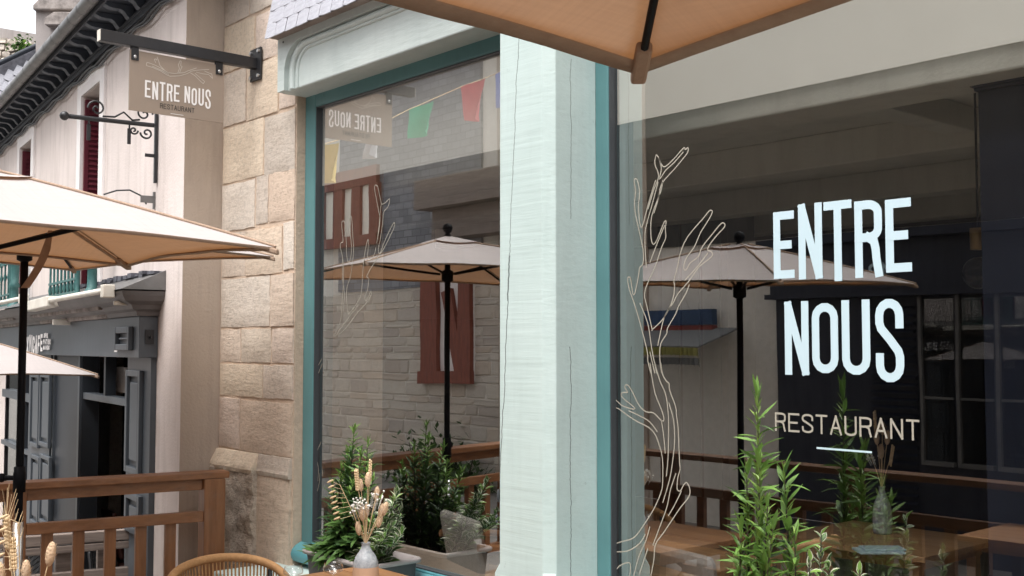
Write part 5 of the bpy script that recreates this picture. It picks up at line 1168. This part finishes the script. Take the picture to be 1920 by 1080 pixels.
def shrub(label, name, stems, kinds, total, group, l0, l1, el=(5, 50), bush=0):
    b = stems[0][0]; S_ = thing(name, label, 'plant', b, group); b = S_.location.copy(); rnd = random.Random(len(label)); spec = []
    lens = [(t - s).length for s, t in stems]; tl = sum(lens)
    for (s, t), ln in zip(stems, lens):
        mid = s.lerp(t, .5) + Vector((rnd.uniform(-.015, .015), rnd.uniform(-.015, .015), 0)); mb = MB(); mb.tube([s, mid, t], [.0055, .0042, .0018], 6); mb.build('stem', 'stem', S_)
        n = int(total * ln / tl); ga = rnd.uniform(0, 6)
        for k in range(n):
            f = (k + .5) / n; f = f ** .85; p = s.lerp(mid, f * 2) if f < .5 else mid.lerp(t, f * 2 - 1)
            a = ga + k * 2.399; top = f > .82; e_ = R(rnd.uniform(*el) + (35 if f > .93 else 0)); dr = Vector((math.cos(a) * math.cos(e_), math.sin(a) * math.cos(e_), math.sin(e_)))
            sc = (l0 + (l1 - l0) * rnd.random()) * (1.12 - .5 * f); ml = rnd.choice(LM[kinds[1]] if (top or rnd.random() < .2) else LM[kinds[0]])
            pos = p + Vector((dr.x, dr.y, 0)) * (rnd.uniform(0, bush) * (1 - f * .8)); spec.append((ml, leafmat(pos - b, dr, sc, rnd.uniform(-.5, .5))))
    place_leaves(S_, b, spec)
# left planter
PLZ = LZ + .0005
q1 = fac(789, 1046, -.075); PH = q1.z - PLZ; px1 = q1.x
planter('anthracite planter with a pale rim on the ledge below the left window', px1 - .62, px1, -.40, -.075, PLZ, PH)
sz = PLZ + PH - .05
def st(px, py, Y, bx, by): return (Vector((bx, by, sz)), fac(px, py, Y))
yc = -.24
shrub('tall dark green leafy shrub left of the dried flowers in the left planter', 'leafy_shrub', [st(664, 803, yc, px1 - .45, yc), st(690, 828, yc + .04, px1 - .38, yc + .05), st(622, 905, yc - .02, px1 - .53, yc), st(648, 880, yc + .05, px1 - .48, yc + .06), st(700, 900, yc - .05, px1 - .36, yc - .03), st(652, 845, yc + .02, px1 - .47, yc + .02), st(678, 850, yc - .03, px1 - .42, yc - .02), st(640, 875, yc - .04, px1 - .5, yc - .04), st(692, 880, yc - .02, px1 - .38, yc), st(630, 930, yc + .03, px1 - .52, yc + .04), st(712, 935, yc + .02, px1 - .33, yc + .02), st(662, 905, yc - .07, px1 - .46, yc - .06), st(632, 985, yc - .08, px1 - .52, yc - .06), st(668, 960, yc - .1, px1 - .46, yc - .08), st(700, 975, yc - .1, px1 - .36, yc - .08)], ('spear', 'tip'), 1250, 'shrubs in the planters', .8, 1.3, (5, 55), .015)
shrub('broad leaved dark green plant low in the left planter', 'leafy_shrub', [st(650, 960, yc - .12, px1 - .47, yc - .1), st(620, 1010, yc - .1, px1 - .54, yc - .08), st(680, 1000, yc - .12, px1 - .40, yc - .1), st(640, 1020, yc - .13, px1 - .5, yc - .1)], ('broad', 'broad'), 230, 'shrubs in the planters', .8, 1.4, (-10, 45), .05)
shrub('cream edged variegated shrub right of the dried flowers in the left planter', 'variegated_shrub', [st(745, 922, yc - .05, px1 - .16, yc), st(722, 950, yc - .07, px1 - .22, yc), st(752, 955, yc, px1 - .13, yc + .02), st(708, 985, yc - .1, px1 - .25, yc - .05), st(735, 985, yc - .1, px1 - .19, yc - .06), st(755, 1000, yc - .05, px1 - .14, yc - .04), st(722, 1010, yc - .12, px1 - .22, yc - .08)], ('vari', 'vari'), 420, 'shrubs in the planters', .95, 1.5, (5, 65), .04)
# right planter
Yr = -.27; xr0 = fac(1350, 1040, Yr).x; xr1 = fac(1640, 1040, Yr).x
planter('anthracite planter on the ledge below the right window', xr0 - .05, xr1 + .1, Yr - .16, Yr + .16, PLZ, PH)
def st2(px, py, Y, bx): return (Vector((bx, Y, sz)), fac(px, py, Y))
bxr = fac(1418, 1040, Yr).x; b2 = fac(1472, 1040, Yr).x
def whorl(label, stems, n, group):
    b = stems[0][0]; S_ = thing('leafy_shrub', label, 'plant', b, group); b = S_.location.copy(); rnd = random.Random(5); spec = []
    tl = sum((t - s).length for s, t, _ in stems)
    for s, t, gro in stems:
        mb = MB(); mid = s.lerp(t, .5) + RGT * .008; mb.tube([s, mid, t], [.006, .0045, .0015], 6); mb.build('stem', 'stem', S_); ln = (t - s).length; cnt = int(n * ln / tl); a = rnd.uniform(0, 6)
        for k in range(cnt):
            f = (k + .5) / cnt; p = s.lerp(mid, f * 2) if f < .5 else mid.lerp(t, f * 2 - 1); a += 2.399
            if rnd.random() < .42: sc = rnd.uniform(1.2, 1.75) * (1.05 - .5 * f) * gro; ml = rnd.choice(LM['lime']); e_ = R(rnd.uniform(0, 45))
            else: sc = rnd.uniform(.8, 1.3) * (1.1 - .45 * f) * gro; ml = rnd.choice(LM['limetip']); e_ = R(rnd.uniform(35, 75))
            if f > .95: e_ = R(70)
            dr = Vector((math.cos(a) * math.cos(e_), math.sin(a) * math.cos(e_), math.sin(e_))); spec.append((ml, leafmat(p - b, dr, sc, rnd.uniform(-.4, .4))))
    place_leaves(S_, b, spec)
whorl('tall bright green narrow leaved shrub below the window lettering', [(*st2(1420, 745, Yr, bxr), 1.0), (*st2(1470, 880, Yr + .03, b2), 1.0), (*st2(1400, 880, Yr - .04, bxr - .02), .9), (*st2(1425, 860, Yr - .06, bxr + .02), .95), (*st2(1450, 985, Yr - .1, bxr + .04), .9), (*st2(1390, 985, Yr - .08, bxr - .05), .8), (*st2(1440, 940, Yr - .09, bxr + .05), .9), (*st2(1490, 1000, Yr - .02, b2 + .04), .8)], 820, 'shrubs in the planters')
shrub('cream edged variegated shrub right of the bright green shrub', 'variegated_shrub', [st2(1540, 1000, Yr, fac(1532, 1050, Yr).x), st2(1518, 1050, Yr - .04, fac(1522, 1060, Yr).x), st2(1612, 1068, Yr, fac(1610, 1060, Yr).x), st2(1555, 1055, Yr + .03, fac(1550, 1060, Yr).x)], ('vari', 'vari'), 130, 'shrubs in the planters', .9, 1.4, (10, 65), .012)

# ------------------------------------------------------------------ dining room furniture seen through the glass
def inner_table(label, px, py, Y, w_, l_):
    p = fac(px, py, Y); return table(label, p.x, p.y, .75, w_, l_, 'inner_wood', 'dining tables inside the restaurant')
ta = lev(1785, 1032, .75)
table('dark wooden dining table inside with a folded napkin', ta.x - .42, ta.y + .1, .75, .85, .75, 'oak', 'dining tables inside the restaurant')
tb = lev(905, 1050, .75); table('dark wooden dining table inside behind the left window', tb.x + .55, tb.y + .7, .75,   .7, .7, 'oak', 'dining tables inside the restaurant')
def dining_chair(label, x, y, rz, zt_=.86):
    c = thing('dining_chair', label, 'chair', (0, 0, 0), 'upholstered dining chairs inside'); w_ = .24
    mb = MB(); mb.box(-.22, .24, -w_, w_, .40, .49); mb.build('seat', 'linen', c, .03)
    mb = MB(); mb.frame_box((-.25, -w_, .46), (.07, 0, 0), (0, 2 * w_, 0), (-.07, 0, zt_ - .46)); mb.build('backrest', 'linen', c, .035)
    for sx in (-.2, .2):
        for sy in (-.2, .2): mb = MB(); mb.box(sx - .02, sx + .02, sy - .02, sy + .02, .002, .399); mb.build('leg', 'inner_wood', c)
    for sy in (-1, 1):
        mb = MB(); mb.tube([(-.29, sy * (w_ + .02), .70), (0, sy * (w_ + .03), .68), (.2, sy * (w_ + .02), .66), (.21, sy * (w_ + .01), .45)], .02, 7); mb.build('armrest', 'inner_wood', c)
    c.location = (x, y, .001); c.rotation_euler = (0, 0, rz); return c
pq = fac(890, 960, .42); dining_chair('grey upholstered dining chair behind the left window', pq.x + .12, .55, R(75), .84)
pq = fac(1310, 1000, .6); dining_chair('grey upholstered dining chair with wooden arms behind the right window', pq.x + .1, .66, R(80), .84)
pq = fac(1800, 1060, .75); dining_chair('wooden armed dining chair by the dark column inside', pq.x + .15, .8, R(150), .84)
NP = thing('napkin', 'folded pale napkin lying on the inside dining table', 'napkin', lev(1660, 1040, .751))
mb = MB(); l_ = NP.location; mb.frame_box(l_ - RGT * .12, RGT * .22, FWDH * .14, ZV * .012); mb.frame_box(l_ - RGT * .09 + ZV * .0122 + FWDH * .02, RGT * .2, FWDH * .11, ZV * .01); mb.build('cloth_fold', 'vinyl_white', NP, .004)
pvi = lev(1655, 1000, .751); vase('smoky bottle vase on the inside dining table', pvi.x, pvi.y, .751, .25, 'vase_glaze', 'vase_glaze', .05)
DRY = [(0, .24, 'tail'), (.03, .2, 'tail'), (-.03, .2, 'tail'), (.01, .14, 'tail'), (.04, .13, 'wheat'), (-.02, .27, 'wheat'), (-.04, .12, 'bloom')]
dried('dried bouquet in the vase on the inside dining table', pvi.x, pvi.y, .751 + .25, .2, 'dried bouquets', 1.3, 1.0, 4)
# pendant lamp (unlit)
pl_ = fac(1834, 452, 1.5)
PL = thing('pendant_lamp', 'unlit pendant lamp with brass socket and clear globe bulb', 'lamp', (pl_.x, 1.5, rz1 - .001))
mb = MB(); mb.tube([(pl_.x, 1.5, rz1 - .002), (pl_.x, 1.5, pl_.z + .06)], .006, 6); mb.build('cord', 'iron', PL)
M['brass'] = basic('dull_brass', (.45, .30, .14), rough=.4, metal=.6, bs=0)
mb = MB(); mb.lathe((pl_.x, 1.5, 0), [(0, pl_.z + .06), (.036, pl_.z + .06), (.036, pl_.z - .04), (.0, pl_.z - .04)], 16); mb.build('socket', 'brass', PL)
mb = MB(); zz9 = fac(1834, 512, 1.5).z; mb.ball((pl_.x, 1.5, zz9), .075, None, None, 18, 12); mb.build('bulb', 'thin_glass', PL)

# ------------------------------------------------------------------ house across the street (seen mirrored in the glass)
YO = 8.4
OH = thing('opposite_house', 'stone and red half timbered house with slates across the street, mirrored in the panes', 'house', (-12, -YO, -.65))
def ox(px, py): p = mir(px, py, YO); return p.x, p.z
def obx(mb, x0, x1, z0, z1, o0, o1, mi=0): return mb.box(x0, x1, -YO + o0, -YO + o1, z0, z1, mi)     # o: outwards, towards the street
xA, xB = -26.0, 3.0
xs_mid = ox(1190, 600)[0]
mb = MB(); obx(mb, xA, ox(1150, 300)[0], -.66, 7.4, -.5, 0); obx(mb, ox(1150, 300)[0] + .001, xB, -.66, 6.7, -.5, 0); WALL = mb.build('wall', 'rubble_mortar', OH)
zsl = ox(760, 505)[1] - .35
mb = MB(); obx(mb, ox(640, 300)[0], ox(905, 300)[0], zsl, 7.4, .001, .05); mb.build('slate_cladding', 'clad_slate', OH)
rows_ = []
z = -.62; cnt = 0
xl_, xr_ = ox(575, 700)[0] - .4, ox(935, 700)[0] + .6
while z < zsl - .05:
    hgt = random.uniform(.11, .27); x = xl_ - random.uniform(0, .3)
    while x < xr_:
        w = random.uniform(.22, .95)
        if cnt < 300:
            m4 = Matrix.Rotation(math.pi, 4, 'Z') @ Matrix.Diagonal((w - .02, .03 + .03 * random.random(), hgt - .018, 1)); m4.translation = Vector((x + w / 2, -YO + .002, z + hgt / 2)) - OH.location; inst(random.choice(rm), 'stone', WALL, m4); cnt += 1
        x += w
    z += hgt
# half timbering
TB = part('timber_frame', OH)
def beam(px0, py0, px1, py1, w, o=.09):
    a, b = mir(px0, py0, YO), mir(px1, py1, YO); d = (b - a); d.y = 0; L = d.length; d.normalize(); s = Vector((-d.z, 0, d.x)); mb = MB(); mb.frame_box(Vector((a.x, -YO + .055, a.z)) - s * w / 2, d * L, s * w, Vector((0, o, 0))); mb.build('timber', 'half_timber', TB)
mb = MB(); xa_, za_ = ox(797, 712); xb_, zb_ = ox(893, 520); obx(mb, xa_, xb_, za_, zb_ + .3, .002, .052); mb.build('infill_panel', 'white_trim', TB)
beam(815, 505, 815, 708, .46); beam(881, 505, 881, 708, .34, .085); beam(846, 545, 872, 695, .26, .08); beam(796, 708, 894, 708, .22, .1); beam(796, 505, 894, 505, .2, .1)
# red-brown window with pale curtains
WD = part('window', OH); x0, z0 = ox(610, 452); x1, z1 = ox(712, 345)
mb = MB(); obx(mb, x0 - .1, x1 + .1, z0 - .2, z0, .052, .16); obx(mb, x0 - .1, x1 + .1, z1, z1 + .35, .052, .14)
for k in range(4): xx = x0 + (x1 - x0) * k / 3; obx(mb, xx - .16, xx + .16, z0 + .001, z1 - .001, .052, .13)
mb.build('frame', 'half_timber', WD); mb = MB(); obx(mb, x0, x1, z0, z1, .051, .06); mb.build('curtain', 'blind', WD)
# eaves shelf of the neighbour at the upper right of the left pane
mb = MB(); x0, z0 = ox(835, 400); x1, z1 = ox(1010, 345); obx(mb, x0, x1, z0, z0 + .5, .05, .7); obx(mb, x0 + .2, x1, z0 - .5, z0 - .01, .05, .45); mb.build('jetty', 'weathered', OH)
# dark navy shopfront mirrored in the right pane
SF = part('shopfront', OH)
xl2, zc0 = ox(1460, 545)[0], ox(1700, 545)[1]; zc1 = ox(1700, 435)[1]; xr2 = 2.5
mb = MB(); obx(mb, xl2, xr2, zc0, zc1 - .1, .02, .18); obx(mb, xl2 - .1, xr2, zc1 - .1, zc1, .02, .34); obx(mb, xl2 - .05, xr2, zc0 - .06, zc0 - .001, .02, .24); mb.build('cornice', 'navy', SF)
xp0, xp1 = ox(1730, 700)[0], ox(1905, 700)[0]; zw0 = ox(1800, 868)[1]
mb = MB(); obx(mb, xl2, xr2, -.65, zc0 - .061, .001, .05); mb.build('shop_panel', 'navy', SF)
for k in range(3):
    a = xp0 + (xp1 - xp0) * k / 2.4
    mb = MB(); obx(mb, a + .04, a + (xp1 - xp0) / 2.4 - .04, zw0, zc0 - .1, .051, .056); mb.build('pane', 'far_glass', SF)
    mb = MB(); obx(mb, a, a + .039, zw0 - .05, zc0 - .062, .051, .1); obx(mb, a + .04, a + (xp1 - xp0) / 2.4 - .04, ox(1800, 750)[1], ox(1800, 750)[1] + .03, .057, .085); obx(mb, a + .04, a + (xp1 - xp0) / 2.4 - .04, zw0 - .05, zw0 - .002, .051, .12); mb.build('glazing_bar', 'zinc', SF)
xa_, xb_ = ox(1640, 700)[0], ox(1722, 700)[0]; mb = MB(); zq = -.4
while zq < zc0 - .1:
    mb.frame_box((xa_, -YO + .052, zq), (xb_ - xa_, 0, 0), (0, .05, -.03), (0, .01, .02)); zq += .09
mb.build('louvred_shutter', 'navy', SF)
PLT = part('house_number', OH); nx, nz = ox(1664, 515); mb = MB(); obx(mb, nx - .22, nx + .22, nz - .17, nz + .17, .19, .2); mb.build('plate', 'navy', PLT)
word('12', PLT, 'vinyl_white', (nx + .13, -YO + .203, nz - .12), (-1, 0, 0), ZV, .24, .035, (0, 1, 0), .26)
# pale plaster and stone lintels above the shopfront, and the tall side bay
mb = MB(); obx(mb, ox(935, 300)[0] + .02, ox(1215, 300)[0], -.65, 7.4, .001, .04); mb.build('plaster_bay', 'sand_render', OH)
mb = MB(); obx(mb, ox(1216, 300)[0], xB, zc1 + .05, 6.7, .001, .03); mb.build('dark_upper_wall', 'brown_wall', OH)
mb = MB(); mb.frame_box((xA, -YO + .35, 7.4), (ox(1150, 300)[0] - xA, 0, 0), (0, -5, 1.2), (0, .03, .12)); mb.build('roof', 'dark_slate', OH)
# market awning with colourful sign, blue, red and yellow bands
AW = thing('striped_awning', 'small shop awning with blue, red and yellow bands across the street', 'awning', Vector((ox(1280, 640)[0], -YO, ox(1280, 640)[1])))
M['aw_blue'] = basic('awning_blue', (.04, .08, .17), (.02, .04, .09), 9, rough=.7); M['aw_red'] = basic('awning_red', (.26, .045, .03), (.14, .02, .015), 9, rough=.7); M['aw_yel'] = basic('awning_yellow', (.36, .34, .10), (.26, .24, .07), 9, rough=.7); M['aw_white'] = basic('awning_white', (.20, .20, .20), rough=.7)
xa_, xb_ = ox(1222, 600)[0], ox(1348, 600)[0]
for (p0, p1, mt, nm) in ((582, 610, 'aw_blue', 'blue_band'), (611, 632, 'aw_red', 'red_band')):
    mb = MB(); obx(mb, xa_, xb_, ox(1285, p1)[1], ox(1285, p0)[1], .05, .16); mb.build(nm, mt, AW)
xa_, xb_ = ox(1215, 660)[0], ox(1390, 660)[0]
for (p0, p1, mt, nm, o) in ((652, 669, 'aw_yel', 'yellow_valance', .9), (670, 686, 'aw_white', 'white_valance', .88)):
    n = 22; z0, z1 = ox(1300, p1)[1], ox(1300, p0)[1]; vs = []
    for i in range(n * 3 + 1): xx = xa_ + (xb_ - xa_) * i / (n * 3); yy_ = -YO + o + .03 * math.sin(i * 2.09); vs += [(xx, yy_, z0 + .03 * abs(math.sin(i * 1.047))), (xx, yy_, z1)]
    mb = MB(); mb.add(vs, [(2 * i, 2 * i + 2, 2 * i + 3, 2 * i + 1) for i in range(n * 3)]); mb.build(nm, mt, AW)
mb = MB(); z1 = ox(1300, 652)[1]; mb.frame_box((xa_, -YO + .05, z1 + .25), (xb_ - xa_, 0, 0), (0, .84, -.25), (0, .005, .02)); mb.build('awning_sheet', 'aw_white', AW)
# bush against the opposite stone wall
BU = thing('climbing_bush', 'unkempt green climber at the foot of the opposite stone wall', 'bush', mir(822, 1000, YO - .4))
bc = mir(822, 925, YO - .35)
mb = MB()
for k in range(5): mb.tube([(bc.x + (k - 2) * .25, -YO + .12, -.649), (bc.x + (k - 2) * .3, -YO + .3, bc.z), (bc.x + (k - 2) * .45, -YO + .3, bc.z + .8)], [.03, .022, .008], 6)
mb.build('stem', 'stem', BU)
for k in range(300):
    p = bc + Vector((random.gauss(0, .5), random.uniform(-.1, .35), random.gauss(-.2, .42))); inst(random.choice(ivyL), 'leaf', BU, leafmat(p - BU.location, rdir(-40, 60), random.uniform(1.2, 2.2), random.uniform(-1, 1)))
mb = MB()
for k in range(6000):
    p = bc + Vector((random.gauss(0, .52), random.uniform(-.25, .3), random.gauss(-.2, .42))); d = rdir(-50, 70); s = ZV.cross(d).normalized() * .035; mb.add([p, p + d * .07 + s, p + d * .15, p + d * .07 - s], [(0, 1, 2, 3)])
tag(mb.build('foliage', 'ivy', BU), kind='stuff')

# ------------------------------------------------------------------ bunting across the street
BN = thing('bunting', 'string of small coloured fabric flags strung over the street', 'bunting', mir(790, 180, 4.2))
for nm, c in (('green', (.08, .62, .36)), ('red', (.80, .10, .13)), ('yellow', (.90, .66, .2)), ('white', (.75, .74, .78)), ('blue', (.25, .33, .75))): M['flag_' + nm] = basic('flag_' + nm, c, rough=.8, bs=0)
FL = [('yellow', 598, 275, 634, 268, 636, 338, 600, 345, 2.6), ('white', 692, 245, 713, 236, 704, 290, 690, 300, 3.4), ('green', 767, 206, 811, 190, 811, 244, 774, 262, 4.2), ('red', 865, 165, 909, 147, 900, 224, 880, 228, 5.0), ('blue', 930, 140, 975, 120, 975, 190, 940, 205, 5.6)]
line = [mir(f[1], f[2] - 1, f[9]) for f in FL] + [mir(985, 112, 5.8)]
line = [line[0] + (line[0] - line[2]) * .75] + line + [Vector((line[-1].x + (line[-1].x - line[-2].x) * 6, -YO + .05, line[-1].z + .5))]
mb = MB(); mb.tube(line, .006, 5); mb.build('string', 'straw', BN)
for f in FL:
    a, b, c_, d_ = mir(f[1], f[2], f[9]), mir(f[3], f[4], f[9]), mir(f[5], f[6], f[9]), mir(f[7], f[8], f[9]); n = 6; vs = []
    for i in range(n + 1):
        for j in range(n + 1):
            u, v = i / n, j / n; p = a.lerp(b, u).lerp(d_.lerp(c_, u), v); p = p + Vector((.02 * math.sin(u * 4 + v * 3) * v, .07 * math.sin(u * 6 + v * 2) * (.3 + v), 0)); vs.append(p)
    mb = MB(); mb.add(vs, [(i * (n + 1) + j, (i + 1) * (n + 1) + j, (i + 1) * (n + 1) + j + 1, i * (n + 1) + j + 1) for i in range(n) for j in range(n)], 0, True); mb.build('flag', 'flag_' + f[0], BN)
